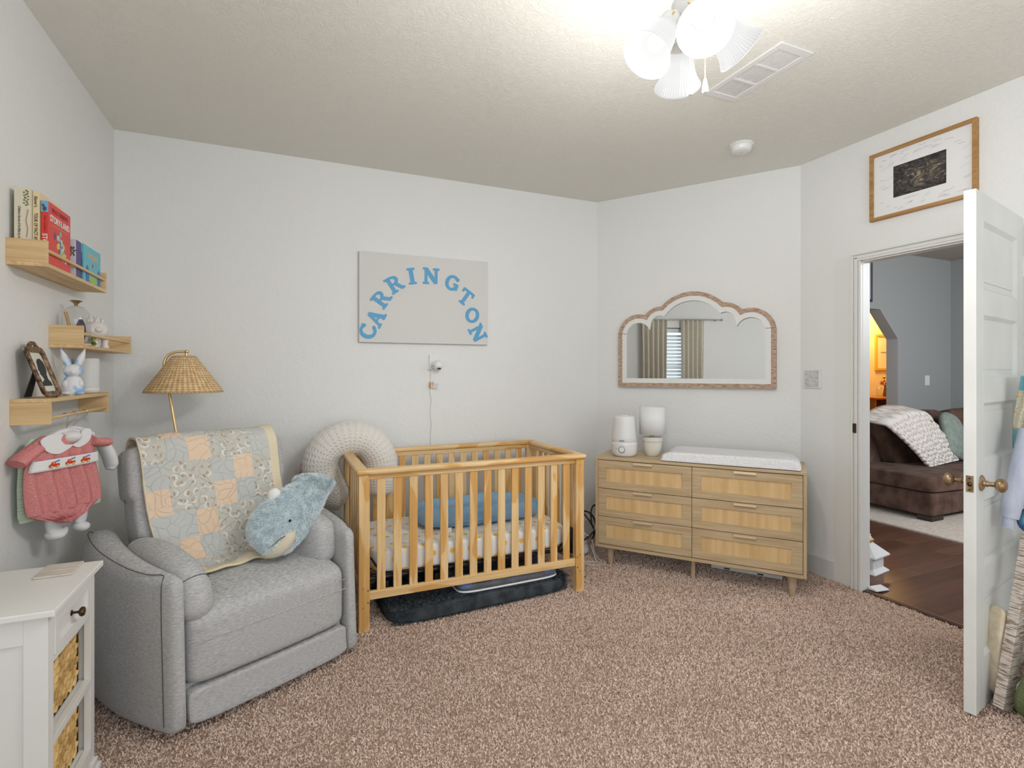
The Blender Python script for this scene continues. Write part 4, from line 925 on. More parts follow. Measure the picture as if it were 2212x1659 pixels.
    m2 = N(t, 'ShaderNodeMix', data_type='RGBA'); t.links.new(cres, m2.inputs[0]); t.links.new(m1.outputs[2], m2.inputs[6]); m2.inputs[7].default_value = (.76,.745,.70,1)
    t.links.new(m2.outputs[2], b.inputs['Base Color']); return m
qt = MB().grid(quiltf, 108, 162, mat_fn=qm).build('baby_quilt', [quilt_mat('crescent_print_cotton', (.585,.575,.525), True), quilt_mat('peach_cotton', (.80,.62,.46)), quilt_mat('blue_grey_cotton', (.57,.58,.565)), quilt_mat('cream_cord_backing', (.78,.66,.44), stripes=True)], smooth=True, solid=.010, solid_off=1)
tag(qt, 'patchwork baby quilt in blue grey, peach and crescent print draped over the recliner back', 'quilt')

# ---------------------------------------------------------------- whale plush
wh = thing('whale_plush', 'fluffy light blue whale plush leaning head down on the recliner', 'plush toy', (0,0,0))
FWD = Vector((SY, CY, 0)); RT = Vector((CY, -SY, 0))
def WP(x, y, dep): return L((x-1106)/1133*dep, dep, 1.32+(805-y)/1133*dep)
SP = [WP(557,1178,2.36),WP(575,1160,2.375),WP(598,1138,2.41),WP(622,1112,2.46),WP(645,1088,2.51),WP(665,1066,2.56),WP(680,1046,2.61),WP(688,1030,2.64)]
SPc = catmull(SP, 6)
WR = [(0,.035),(.07,.075),(.2,.112),(.38,.118),(.55,.105),(.70,.088),(.80,.073),(.90,.078),(1,.080)]
WT = [(0,.03),(.12,.062),(.35,.080),(.6,.066),(.8,.040),(1,.014)]
def wsurf(i, t):
    p = SPc[i]; d_ = (SPc[min(i+1,len(SPc)-1)]-SPc[max(i-1,0)]).normalized(); s_ = i/(len(SPc)-1)
    nx = d_.cross(FWD).normalized(); tw = d_.cross(nx).normalized()
    return p + nx*(interp(WR, s_)*math.cos(t)) + tw*(interp(WT, s_)*math.sin(t)), (nx*math.cos(t)/interp(WR, s_) + tw*math.sin(t)/interp(WT, s_)).normalized(), d_
rings = [[wsurf(i, 2*PI*k/36)[0] for k in range(36)] for i in range(len(SPc))]
MB().loft(rings).build('plush_body', noisy('plush_blue_cloth', (.55,.68,.73), (.66,.77,.81), 30, .95), wh, smooth=True)
fp, fn_ = [], []
for _ in range(60000):
    i = rng.uniform(0, len(SPc)-1.001); t_ = rng.uniform(0, 2*PI); a, na, d_ = wsurf(int(i), t_); b_, _n, _d = wsurf(int(i)+1, t_); q = a.lerp(b_, i-int(i))
    fp.append(q); fn_.append(na - d_*.9)
mfur = noisy('blue_fur', (.62,.74,.79), (.92,.97,.98), 26, .9, bstr=0, spec=.1, lo=.3, hi=.7)
strands(np.array([tuple(p) for p in fp]), np.array([tuple(p) for p in fn_]), .016, .0011, .25, mfur, 'fur', wh, .35, 5)
ey = wsurf(13, 0)
MB().ball(WP(626.5,1124.7,2.366), .0062, 14, 10).build('eye', M['black'], wh, smooth=True)
MB().ball((0,0,0), (.030,.024,.032), 24, 14, M4=Matrix.Translation(WP(592,1069,2.45)) @ Matrix.Rotation(.5, 4, 'Y')).build('side_fin', plain('white_plush', (.78,.79,.78), .95), wh, smooth=True)
jw = catmull([WP(566,1194,2.35),WP(585,1192,2.355),WP(606,1180,2.36),WP(624,1160,2.37),WP(632,1148,2.385)], 6)
MB().tube(jw, [.012+.024*math.sin(PI*(k+1)/(len(jw)+1)) for k in range(len(jw))], 18).build('lower_jaw', plain('cream_fleece', (.66,.60,.47), .95), wh, smooth=True)
MB().tube(catmull([WP(580,1184,2.315),WP(592,1176,2.318),WP(602,1166,2.32),WP(616,1158,2.335)], 5), .0016, 6).build('mouth_stitch', M['black'], wh)
for (a, b_) in (((690,1030),(704,1024)), ((672,1034),(642,1032))):
    p0, p1 = WP(*a, 2.62), WP(*b_, 2.64); 
fl_ = MB(); fl_.ball((0,0,0), (.085,.018,.026), 24, 10, M4=Matrix.Translation(WP(672,1037,2.64)) @ Matrix.Rotation(-YAW, 4, 'Z') @ Matrix.Rotation(-.03, 4, 'Y'))
tf = fl_.build('tail_fluke', M['pile'] if False else mfur, wh, smooth=True)
fp, fn_ = [], []
Mt = Matrix.Translation(WP(672,1037,2.64)) @ Matrix.Rotation(-YAW, 4, 'Z')
for _ in range(9000):
    a1, a2 = rng.uniform(0, 2*PI), math.asin(rng.uniform(-1,1)); q = Vector((.085*math.cos(a2)*math.cos(a1), .018*math.cos(a2)*math.sin(a1), .026*math.sin(a2)))
    fp.append(tuple(Mt @ q)); fn_.append(tuple((Mt.to_3x3() @ Vector((q.x*.4, q.y*3, q.z*2+.01))).normalized()))
strands(np.array(fp), np.array(fn_), .013, .0011, .2, mfur, 'fur', wh, .4, 6)

# ---------------------------------------------------------------- wicker floor lamp
fl = thing('floor_lamp', 'brass arc floor lamp with a cone-shaped wicker shade behind the recliner', 'floor lamp', (-.60, 3.42, 0))
def F_(x, y, z): return (x+.60, y-3.42, z)
MB().lathe([(0,.022),(.02,.022),(.12,.014),(.125,.006),(.125,0),(0,0)][::-1], c=(.19,-.10,0), n=40).build('base', M['brass'], fl, smooth=True)
MB().tube(catmull([F_(-.41,3.32,.02),F_(-.47,3.33,.45),F_(-.535,3.35,.92),F_(-.580,3.37,1.21),F_(-.605,3.38,1.33),F_(-.600,3.385,1.395),F_(-.565,3.385,1.430),F_(-.510,3.385,1.437)], 8), .0075, 12).build('pole', M['brass'], fl, smooth=True)
MB().ball(F_(-.500,3.385,1.437), (.011,.011,.011), 16, 10).lathe([(0,1.385),(.011,1.385),(.010,1.41),(.006,1.43),(0,1.43)], c=F_(-.502,3.385,0), n=16).build('finial', M['brass'], fl, smooth=True)
wk = weave_material('woven_wicker', (.62,.42,.20), (.80,.60,.35), 44, 60, (.62,.50,.38), .003, 'UV', (0,1), 'ADD')
MB().shell([(.189,1.212),(.187,1.222),(.062,1.404),(.052,1.412),(.0,1.413)], c=F_(-.512,3.385,0), n=88).build('lamp_shade', wk, fl, smooth=True, solid=.003)
MB().tube([(F_(-.512,3.385,0)[0]+.1885*math.cos(t), F_(-.512,3.385,0)[1]+.1885*math.sin(t), 1.214) for t in [2*PI*k/60 for k in range(60)]], .0035, 6, closed=True).build('shade_rim', wk, fl, smooth=True)

# ---------------------------------------------------------------- wall shelves and what stands on them
def shelf(y0, y1, zb, inverted, label):
    t = thing('wall_shelf', label, 'shelf', (AX, y0, zb)); D_ = .116; Ln = y1-y0; H_ = .095
    zbd = (H_-.014, H_) if inverted else (0, .014)
    MB().box(0, D_, 0, Ln, *zbd).build('shelf_board', M['shelfwood_y'], t, bevel=.001)
    ze = (0, H_-.014) if inverted else (.014, H_)
    for y in (0, Ln-.014): MB().box(0, D_, y, y+.014, *ze).build('end_panel', M['shelfwood_x'], t, bevel=.0015)
    zr = .022 if inverted else .062
    MB().tube([(D_-.009, .012, zr), (D_-.009, Ln-.012, zr)], .0068, 12).build('rail', M['shelfwood_y'], t, smooth=True)
    return t
shelf(2.405, 3.092, 1.703, False, 'pine wall shelf holding the books, uppermost of three')
shelf(2.772, 3.528, 1.425, False, 'pine wall shelf with the glass dome, middle of three')
shelf(2.433, 3.130, 1.130, True, 'pine wall shelf with the rabbit figurine and clothes rail, lowest of three')

def book(x0, x1, y0, y1, z1, cover, spine, label, pages=(.80,.74,.60)):
    t = thing('book', label, 'book', (x0, y0, 1.7175), 0, 'books on the top wall shelf'); w_, d_, h = x1-x0, y1-y0, z1-1.7175
    MB().box(0, .002, 0, d_, 0, h).box(w_-.002, w_, 0, d_, 0, h).build('cover', cover, t, bevel=.0006)
    MB().box(0, w_, -.002, .0, 0, h).build('spine', spine, t, bevel=.0008)
    MB().box(.002, w_-.002, .0, d_-.003, .003, h-.003).build('pages', plain('page_paper', pages, .9), t)
    return t
def text_on(t, txt, size, mat, face, pos, rot=0, bold=0, spacing=1.0, sx=1.0, name='lettering'):
    vs, fs = lettering(txt, size, .0003, spacing=spacing, bold=bold); c, s_ = math.cos(rot), math.sin(rot); g = MB(); out = []
    for v in vs:
        a, b_ = v.x*sx, v.y; a, b_ = a*c-b_*s_, a*s_+b_*c
        out.append((pos[0]+a, pos[1]-v.z-.0004, pos[2]+b_) if face == 'spine' else (pos[0]+v.z+.0004, pos[1]+a, pos[2]+b_))
    g.add(out, fs); g.build(name, mat, t)
ink = plain('dark_ink', (.06,.045,.03), .6); cream = plain('cream_board', (.72,.66,.52), .6); cream2 = plain('cream_yellow_board', (.74,.62,.38), .6)
white_ink = plain('white_ink', (.80,.78,.74), .5)
b1 = book(-.8885, -.845, 2.427, 2.62, 1.984, cream, cream, 'thick cream storybook nearest the wall on the top shelf')
text_on(b1, "Children's Stories of the Bible by Arthur", .0105, ink, 'spine', (.015, -.0022, .135), -PI/2, spacing=.86, sx=.92)
text_on(b1, '', .01, ink, 'spine', (.03,-.002,.2)) if False else None
g = MB()
for k in range(16): g.ball((.034+.006*math.sin(k*2.3), -.0022, .205+.0035*k), (.004,.0006,.003), 8, 4)
g.build('leaf_print', plain('olive_print', (.18,.22,.08), .7), b1)
g = MB(); g.tube([(.040,-.0024,.19),(.034,-.0024,.15),(.039,-.0024,.12),(.036,-.0024,.09)], .0022, 5, flat=.3); g.build('branch_print', plain('brown_print', (.22,.11,.06), .7), b1)
b2 = book(-.8435, -.8255, 2.448, 2.66, 1.983, cream2, cream2, 'cream yellow hardback with dark spine lettering, second from the wall')
text_on(b2, "Elsner's", .013, ink, 'spine', (.009,-.0022,.226), -PI/2, bold=.0002)
text_on(b2, 'TOUR OF FACT AND F', .0135, ink, 'spine', (.009,-.0022,.125), -PI/2, bold=.0003, sx=.86)
redm = plain('red_board', (.68,.045,.035), .45)
b3 = book(-.8235, -.8015, 2.459, 2.672, 1.954, redm, redm, 'red story book with white title facing the room')
MB().box(.0005,.0215,-.0032,-.0018,.195,.236).build('blue_spine_square', plain('sky_print', (.16,.42,.66), .5), b3)
g = MB(); g.ball((.011,-.0035,.207),(.006,.001,.009),14,8).ball((.007,-.0035,.219),(.004,.001,.005),10,6); g.build('spine_picture', plain('dark_print', (.05,.07,.10), .5), b3)
text_on(b3, 'STORY', .020, white_ink, 'spine', (.011,-.0022,.085), -PI/2, bold=.0004)
text_on(b3, "WALT DISNEY'S", .0085, plain('maroon_ink', (.22,.02,.03), .5), 'spine', (.011,-.0022,.152), -PI/2)
text_on(b3, "WALT DISNEY'S", .023, plain('maroon_ink2', (.30,.02,.03), .5), 'cover', (.0222,.106,.211), 0, bold=.0003, sx=.95)
text_on(b3, 'STORY LAND', .034, white_ink, 'cover', (.0222,.106,.178), 0, bold=.0006, sx=.93)
MB().box(.0218,.0226,.03,.185,.1555,.1575).build('gold_rule', plain('gold_print', (.75,.38,.05), .5), b3)
rr = random.Random(4); cols = [((.30,.50,.60),'blue'),((.70,.55,.08),'yellow'),((.65,.66,.60),'pale'),((.10,.10,.14),'dark'),((.20,.45,.35),'green')]
for k, (c_, nm) in enumerate(cols):
    g = MB()
    for j in range(7):
        y, z = .11+rr.gauss(0,.026), .085+rr.gauss(0,.026); g.ball((.0225, y, z), (.0005, rr.uniform(.006,.013), rr.uniform(.006,.014)), 12, 6)
    g.build('cover_picture', plain('cover_'+nm, c_, .5), b3)
b4 = book(-.8225, -.8035, 2.742, 2.80, 1.878, plain('purple_board', (.09,.06,.22), .5), plain('lilac_white_board', (.62,.60,.64), .5), 'small pale alphabet book with abc on its spine')
text_on(b4, 'abc', .030, ink, 'spine', (.0095,-.0022,.110), -PI/2, bold=.0006)
b5 = book(-.8225, -.808, 2.805, 2.825, 1.842, plain('deep_teal_board', (.02,.07,.075), .4), plain('teal_black_board', (.02,.05,.055), .4), 'narrow dark teal book between the abc and light blue books')
b6 = book(-.8175, -.8015, 2.826, 3.052, 1.880, plain('aqua_board', (.13,.50,.60), .45), plain('aqua_spine', (.11,.44,.54), .45), 'light blue picture book at the right of the top shelf')
text_on(b6, 'VISIONS', .038, plain('sand_ink', (.62,.50,.33), .5), 'cover', (.0162,.118,.120), 0, bold=.001, sx=.9)
text_on(b6, 'VISIONS', .0105, plain('navy_ink', (.05,.12,.28), .5), 'spine', (.008,-.0022,.080), -PI/2)
for hy_ in (.045, .200): MB().ball((.0165,hy_,.034),(.0005,.021,.045),20,10).build('blue_hill', plain('blue_hill', (.07,.16,.46), .5), b6)
MB().ball((.0167,.122,.020),(.0005,.055,.016),20,8).build('green_ground', plain('lime_ground', (.35,.55,.10), .5), b6)
MB().ball((.0167,.115,.085),(.0005,.008,.009),10,6).build('red_spot', plain('red_spot', (.5,.08,.12), .5), b6)

dm = thing('glass_cloche', 'clear glass dome with a brass knob on the middle shelf', 'glass dome', (-.838, 2.86, 1.4395))
MB().shell([(.050,.006),(.050,.115),(.047,.135),(.040,.152),(.028,.165),(.012,.172),(.0,.173)], n=48).build('dome', M['glass'], dm, smooth=True, solid=.0018)
MB().lathe([(0,.172),(.006,.172),(.008,.182),(.013,.186),(.017,.190),(.024,.193),(.017,.196),(0,.197)], n=28).build('knob', M['old_brass'], dm, smooth=True)
MB().lathe([(0,0),(.054,0),(.054,.006),(0,.006)], n=48).build('base_plate', M['shelfwood_x'], dm)
tk = thing('wooden_brush', 'slim tan wooden brush standing under the glass dome', 'brush', (-.848, 2.845, 1.4465))
MB().tube([(.004,0,.010),(-.006,-.008,.07),(-.016,-.018,.135)], [.012,.0095,.012], 12, flat=.5).build('handle', plain('tan_wood', (.55,.32,.10), .5), tk, smooth=True)
MB().tube([(.004,0,.0),(.004,0,.008)], .014, 12).build('band', plain('tan_band', (.42,.24,.08), .5), tk)
tag(MB().ball((-.826,2.876,1.4465+.055), (.018,.018,.055), 18, 12).build('dark_ornament', noisy('plum_stone', (.03,.02,.05), (.10,.08,.13), 60, .5), smooth=True), 'dark plum ornament under the glass dome', 'ornament')
pg = thing('unicorn_bank', 'glossy white ceramic animal bank with curly mane on the middle shelf', 'figurine', (-.840, 3.12, 1.4395), -.35)
gw = plain('glossy_white_ceramic', (.74,.70,.68), .12)
MB().ball((0,0,.083), (.047,.060,.046), 36, 22).build('body', gw, pg, smooth=True)
for dx_, dy_ in ((-.022,-.032),(.022,-.032),(-.022,.032),(.022,.032)): MB().lathe([(0,0),(.017,0),(.018,.006),(.013,.016),(.016,.050),(0,.055)], c=(dx_,dy_,0), n=18).build('leg', gw, pg, smooth=True)
for k, (dx_, dy_, r_) in enumerate(((.012,-.050,.016),(.0,-.026,.018),(.012,-.002,.016),(.0,.020,.013),(.006,.038,.012))):
    MB().tube(catmull([(dx_,dy_-r_,.118),(dx_+.006,dy_-r_*.4,.118+r_*1.6),(dx_,dy_+r_*.6,.122+r_*1.3),(dx_-.003,dy_+r_*.4,.120)],5), .0065, 8).build('mane_curl', gw, pg, smooth=True)
MB().ball((.036,-.030,.085), (.014,.018,.014), 16, 10).build('snout', gw, pg, smooth=True)
tb = thing('toy_figure', 'tiny green and yellow toy beside the ceramic bank', 'toy', (-.815, 2.985, 1.4395))
g = MB()
for k in range(9): a = k*.8; g.ball((.008*math.cos(a), .010*math.sin(a), .012+.004*k), (.009,.009,.007), 10, 6)
g.build('green_leaves', noisy('mixed_green', (.03,.10,.03), (.35,.42,.25), 90, .5), tb, smooth=True)
MB().tube([(0,.012,.01),(.004,.03,.045)], [.009,.004], 8).build('yellow_leaf', plain('yellow_green', (.60,.55,.05), .4), tb, smooth=True)
tag(MB().ball((-.868,2.945,1.4395+.014), (.012,.012,.0145), 12, 8).build('pink_pebble', plain('pale_pink', (.6,.4,.4), .5), smooth=True), 'small pale pink pebble behind the toy on the middle shelf', 'pebble') if False else None

ZT = 1.2255
bn = thing('rabbit_figurine', 'tie-dyed blue and white rabbit figurine on the lowest shelf', 'figurine', (-.828, 2.790, ZT), .29)
m, t, b = nt('blue_dyed_ceramic'); mp = coords(t, (1,1,1)); n = N(t, 'ShaderNodeTexNoise', Scale=24, Detail=1); t.links.new(mp.outputs[0], n.inputs['Vector'])
r = ramp(t, [(.50, (.74,.74,.77)), (.60, (.30,.52,.78))]); t.links.new(n.outputs['Fac'], r.inputs[0]); t.links.new(r.outputs[0], b.inputs['Base Color']); b.inputs['Roughness'].default_value = .5
MB().lathe([(0,0),(.034,0),(.038,.012),(.040,.030),(.036,.052),(.027,.072),(.018,.085),(0,.090)], n=32).build('body', m, bn, smooth=True)
MB().ball((0,-.006,.102), (.033,.029,.029), 28, 18).build('head', m, bn, smooth=True)
for s in (-1, 1):
    MB().tube(catmull([(s*.014,0,.120),(s*.022,0,.145),(s*.032,0,.172),(s*.040,0,.198)],5), [.010,.011,.0125,.0135,.014,.0145,.014,.0135,.0125,.011,.0095,.008,.006,.004,.0025,.001], 14).build('ear', m, bn, smooth=True)
    MB().ball((s*.022,-.028,.009), (.016,.020,.009), 16, 10).build('foot', m, bn, smooth=True)
    MB().ball((s*.024,-.020,.045), (.012,.014,.018), 14, 10).build('paw', m, bn, smooth=True)
MB().ball((0,-.034,.096), (.012,.008,.009), 14, 10).build('muzzle', m, bn, smooth=True)
wn = thing('sound_machine', 'plain white cylindrical sound machine on the lowest shelf', 'sound machine', (-.846, 3.03, ZT))
MB().lathe([(0,.026),(.046,.026),(.047,.150),(.044,.160),(.036,.163),(0,.163)], n=44).build('top_shell', plain('matte_white_plastic', (.66,.67,.67), .5), wn, smooth=True)
MB().lathe([(0,0),(.043,0),(.048,.004),(.049,.022),(.047,.0255),(0,.0255)], n=44).build('base', gw, wn, smooth=True)

pf = thing('picture_frame', 'ornate antique bronze frame with a black silhouette portrait on the lowest shelf', 'picture frame', (-.812, 2.530, ZT+.002), 0)
TILT = Matrix.Rotation(-.33, 4, 'Y')
PW, PH = .076, .200
def PFp(a, z, h): return TILT @ Vector((h, a, z))
def rr_outline(w_, z0, z1, r_, n=7):
    o = []
    for cx_, cz_, a0 in ((w_-r_, z0+r_, -90),(w_-r_, z1-r_, 0),(-w_+r_, z1-r_, 90),(-w_+r_, z0+r_, 180)):
        for k in range(n+1): a = math.radians(a0+90*k/n); o.append((cx_+r_*math.cos(a), cz_+r_*math.sin(a)))
    return o
antique = noisy('antique_bronze', (.06,.03,.015), (.34,.22,.13), 70, .4, bstr=.5, bdist=.002, bscale=160); antique.node_tree.nodes['Principled BSDF'].inputs['Metallic'].default_value = .5
g = MB()
for rad_, ins, h in ((.0065,.006,.004),(.0045,.0135,.004),(.003,.0195,.003)): g.tube([PFp(a, z, h) for a, z in rr_outline(PW-ins, ins, PH-ins, .022-ins*.3)], rad_, 8, closed=True)
g.build('frame_moulding', antique, pf, smooth=True)
g = MB(); r_ = random.Random(2)
for k in range(22): a = -.035+.070*k/21; g.ball(PFp(a, PH-.004+.018*math.cos(a*40)+r_.uniform(-.004,.004), .006), (.006,.0065,.006), 10, 6)
for k in range(10): a = -.018+.036*k/9; g.ball(PFp(a, .004+r_.uniform(-.003,.004), .008), .0055, 8, 6)
g.build('scroll_crest', antique, pf, smooth=True)
g = MB(); g.prism(rr_outline(PW-.018, .018, PH-.018, .018), -.002, .0, lambda a, z, h: PFp(a, z, h)); g.build('cream_card', plain('cream_card', (.68,.66,.58), .6), pf)
SIL = [(-.030,.045),(.036,.045),(.024,.060),(.006,.070),(.010,.082),(.018,.092),(.014,.100),(.019,.108),(.014,.122),(.010,.140),(-.002,.152),(-.018,.154),(-.030,.142),(-.034,.122),(-.030,.104),(-.020,.090),(-.018,.072),(-.028,.058)]
g = MB(); g.prism([(-a*1.4, z) for a, z in SIL][::-1], .0003, .001, lambda a, z, h: PFp(a, z, h)); g.build('silhouette', plain('black_silhouette', (.015,.018,.02), .6), pf)
g = MB(); g.prism(rr_outline(PW-.010, .010, PH-.010, .018), -.006, -.003, lambda a, z, h: PFp(a, z, h)); g.build('backing', plain('dark_velvet', (.03,.03,.032), .8), pf)
g = MB(); A_ = PFp(-.01, .12, -.006); g.add([A_+Vector((0,-.02,0)), A_+Vector((0,.02,0)), Vector((-.075,.03,.001)), Vector((-.075,-.03,.001))], [(0,1,2,3)]); g.build('easel_leg', plain('dark_velvet2', (.03,.03,.032), .8), pf, solid=.003)

# ---------------------------------------------------------------- baby clothes on the rail
GPp = Vector((-.785, 2.565, 0)); GD = Vector((.205/.423, .37/.423, 0)); GN = Vector((GD.y, -GD.x, 0))
def GP(u, z, o=0): return GPp + GD*u + Vector((0,0,z)) + GN*o
def rowcloth(mb, rows, off, thick, fold=0, nf=6, nu=40, ns=5, gather=0):
    R_ = []
    for (a, b_) in zip(rows, rows[1:]):
        for k in range(ns): f = k/ns; R_.append([lerp(a[i], b_[i], f) for i in range(3)])
    R_.append(list(rows[-1])); nv = len(R_)-1
    zt, zb = R_[0][0], R_[-1][0]
    for side in (1, -1):
        def fn(u, v, side=side):
            z, l, r = R_[min(nv, int(round(v*nv)))]; x = lerp(l, r, u); s_ = math.sqrt(max(0, 1-(2*u-1)**2))**.6
            dn = (zt-z)/(zt-zb)
            h = thick*s_*side + fold*math.sin((u*nf+.15*math.sin(dn*5))*2*PI)*s_*min(1, dn*1.6)*(1 if side > 0 else .3)
            return GP(x, z, off+h)
        mb.grid(fn, nu, nv)
    return mb
def gingham(): return noisy('red_gingham', (.56,.165,.165), (.68,.31,.30), 420, .9, bstr=.25, bdist=.001, detail=1, spec=.1, lo=.38, hi=.62)
ging = gingham(); wcot = plain('white_cotton', (.76,.76,.77), .9, spec=.1)
def hanger(t, u, o, hooky):
    """steel hook over the rail and a slim bar in the shoulders"""
    top = Vector((AX+.107, hooky, 1.152)); base = GP(u, 1.095, o)
    pts = [top+Vector((-.013,.0,-.012)), top+Vector((-.011,0,.001)), top+Vector((0,0,.0085)), top+Vector((.011,0,.001)), top+Vector((.010,0,-.014)), (top+base)/2+Vector((.006,0,.0)), base]
    h1 = MB().tube(catmull(pts, 6), .0013, 6).build('hanger_hook', M['steel'], t, smooth=True)
    h2 = MB().tube(catmull([GP(u-.10,1.060,o), GP(u-.05,1.085,o), GP(u,1.095,o), GP(u+.05,1.085,o), GP(u+.10,1.060,o)],4), .010, 10).build('hanger_bar', plain('satin_white', (.72,.72,.74), .35), t, smooth=True)
    return h1, h2
g1 = thing('baby_romper', 'red gingham romper with a white collar and fire engine band on a hanger', 'baby clothes', tuple(GP(0,.75,.012)))
def loc1(mb, t):
    o_ = t.location; mb.v = [(p[0]-o_.x, p[1]-o_.y, p[2]-o_.z) for p in mb.v]; return mb
OF = .012
rows = [(1.083,-.105,.085),(1.06,-.140,.108),(1.02,-.156,.112),(1.0,-.155,.112),(.965,-.168,.116),(.92,-.171,.126),(.87,-.169,.135),(.825,-.163,.140),(.800,-.157,.139)]
loc1(rowcloth(MB(), rows, OF, .020, .010, 4.5, nu=64), g1).build('bodice', ging, g1, smooth=True)
rowsb = [(.802,-.157,.139),(.785,-.135,.110),(.772,-.105,.090),(.760,-.062,.066),(.748,-.045,.030),(.744,-.03,.010)]
loc1(rowcloth(MB(), rowsb, OF, .018, .006, 9), g1).build('gathered_seat', ging, g1, smooth=True)
for pts, rad_ in (([(-.125,1.045),(-.165,1.020),(-.196,.997)], [.036,.037,.036]), ([(.085,1.045),(.125,1.034),(.172,1.028)], [.040,.036,.031])):
    cv_ = catmull([GP(u, z, OF) for u, z in pts], 5); n = len(cv_)
    loc1(MB().tube(cv_, [lerp(rad_[0], rad_[-1], i/(n-1)) for i in range(n)], 20, flat=.55), g1).build('sleeve', ging, g1, smooth=True)
cx2 = MB()
BR = [(.9985,-.152,.113),(.985,-.160,.1145),(.9585,-.1665,.1165)]
def bandf(u, v):
    z, l, r = [lerp(lerp(BR[0][i],BR[1][i],min(1,v*2)), BR[2][i], max(0,v*2-1)) for i in range(3)]; s_ = math.sqrt(max(0, 1-(2*u-1)**2))**.6
    return GP(lerp(l,r,u), z, OF+.0215*s_+.0125)
loc1(cx2.grid(bandf, 40, 6), g1).build('white_band', wcot, g1, smooth=True, solid=.001)
redp, bluep, yelp = plain('red_thread', (.62,.03,.02), .6), plain('blue_thread', (.10,.22,.55), .6), plain('yellow_thread', (.75,.45,.05), .6)
for u0 in (-.087, -.024, .040):
    zc = .980; A_, B_, Cc = MB(), MB(), MB(); hh = OF+.0350
    P_ = lambda pts, mb, h0, h1: mb.prism(pts, h0, h1, lambda a, z, h: GP(u0+a, zc+z, hh+h))
    P_([(-.021,-.009),(.019,-.009),(.019,.001),(.004,.001),(.001,.009),(-.010,.009),(-.014,.001),(-.021,-.002)], A_, 0, .001)
    P_([(.003,.006),(.019,.009),(.019,.014),(.003,.011)], B_, 0, .001)
    P_([(-.008,.0015),(.0,.0015),(-.002,.006),(-.007,.006)], Cc, .001, .0014)
    for wx in (-.012, .011): Cc.lathe([(0,0),(.005,0),(.005,.0012),(0,.0012)], n=14, M4=Matrix.Translation(GP(u0+wx, zc-.010, hh+.001)) @ Vector(GN).to_track_quat('Z','Y').to_matrix().to_4x4())
    loc1(A_, g1).build('engine_body', redp, g1); loc1(B_, g1).build('engine_ladder', bluep, g1); loc1(Cc, g1).build('engine_wheel', yelp, g1)
def lobe(pts, o0, o1):
    mb = MB(); mb.prism([(p.x, p.y) for p in catmull([(a, b_, 0) for a, b_ in pts], 5, closed=True)], o0, o1, lambda a, z, h: GP(a, z, h)); return mb
loc1(lobe([(-.128,1.072),(-.09,1.090),(-.045,1.086),(-.052,1.066),(-.035,1.046),(-.004,1.040),(-.03,1.024),(-.062,1.014),(-.095,1.022),(-.118,1.042)], OF+.021, OF+.025), g1).build('collar', wcot, g1, smooth=False)
loc1(lobe([(.050,1.098),(.075,1.090),(.074,1.060),(.055,1.038),(.020,1.028),(-.004,1.040),(.018,1.050),(.034,1.066),(.034,1.085)], OF+.020, OF+.024), g1).build('collar', wcot, g1, smooth=False)
loc1(MB().ball(GP(-.005,1.072,OF+.004), (.045,.030,.026), 20, 10), g1).build('neck_lining', plain('satin_lining', (.70,.68,.69), .35), g1, smooth=True)
o_ = g1.location
def hang_into(t, u, o, hooky):
    for c_ in hanger(t, u, o, hooky):
        for v in c_.data.vertices: v.co -= t.location
hang_into(g1, -.012, OF+.004, 2.600)
stripe = noisy('green_white_stripe', (.42,.60,.42), (.60,.74,.58), 1, .9, (1,1,300), 0, lo=.45, hi=.55)
g2 = thing('baby_romper', 'pale green striped romper hanging behind the red one', 'baby clothes', tuple(GP(0,.75,-.025)))
loc1(rowcloth(MB(), [(1.075,-.11,.10),(1.03,-.15,.15),(.995,-.155,.170),(.9,-.160,.176),(.80,-.158,.187),(.772,-.150,.183)], -.026, .012, .004, 4), g2).build('bodice', stripe, g2, smooth=True)
cv_ = catmull([GP(.12,1.035,-.026), GP(.165,1.022,-.026), GP(.198,1.018,-.022)], 5); loc1(MB().tube(cv_, .031, 16, flat=.5), g2).build('sleeve', stripe, g2, smooth=True)
hang_into(g2, .02, -.024, 2.700)
g3 = thing('baby_sleeper', 'white footed sleeper hanging rearmost on the clothes rail', 'baby clothes', tuple(GP(.05,.75,-.05)))
loc1(rowcloth(MB(), [(1.085,-.02,.13),(1.03,-.03,.170),(.95,-.02,.165),(.80,-.02,.160),(.755,.0,.15)], -.052, .010, .003, 3), g3).build('bodice', wcot, g3, smooth=True)
for pts, r_ in (([(.150,1.040,-.045),(.195,1.020,-.035),(.222,.975,-.030),(.240,.925,-.030),(.235,.900,-.03)], [.030,.034,.038,.036,.022]), ([(-.008,.80,-.042),(-.010,.74,-.042),(-.002,.70,-.042)], [.042,.038,.036]), ([(.108,.80,-.045),(.112,.74,-.045),(.104,.705,-.045)], [.036,.034,.030])):
    cv_ = catmull([GP(*p) for p in pts], 5); n = len(cv_); loc1(MB().tube(cv_, [interp([(i/(len(r_)-1), q) for i, q in enumerate(r_)], k/(n-1)) for k in range(n)], 18, flat=.6), g3).build('limb', wcot, g3, smooth=True)
loc1(MB().tube(catmull([GP(-.035,.700,-.042),GP(.0,.690,-.038),GP(.038,.708,-.034)],5), [.010,.018,.026,.030,.032,.033,.032,.028,.022,.014,.006][:11], 16, flat=.7), g3).build('foot', wcot, g3, smooth=True)
loc1(MB().tube(catmull([GP(.080,.705,-.045),GP(.108,.690,-.040),GP(.140,.690,-.036)],5), [.010,.018,.024,.027,.029,.030,.029,.026,.020,.012,.006][:11], 16, flat=.7), g3).build('foot', wcot, g3, smooth=True)
hang_into(g3, .07, -.05, 2.815)

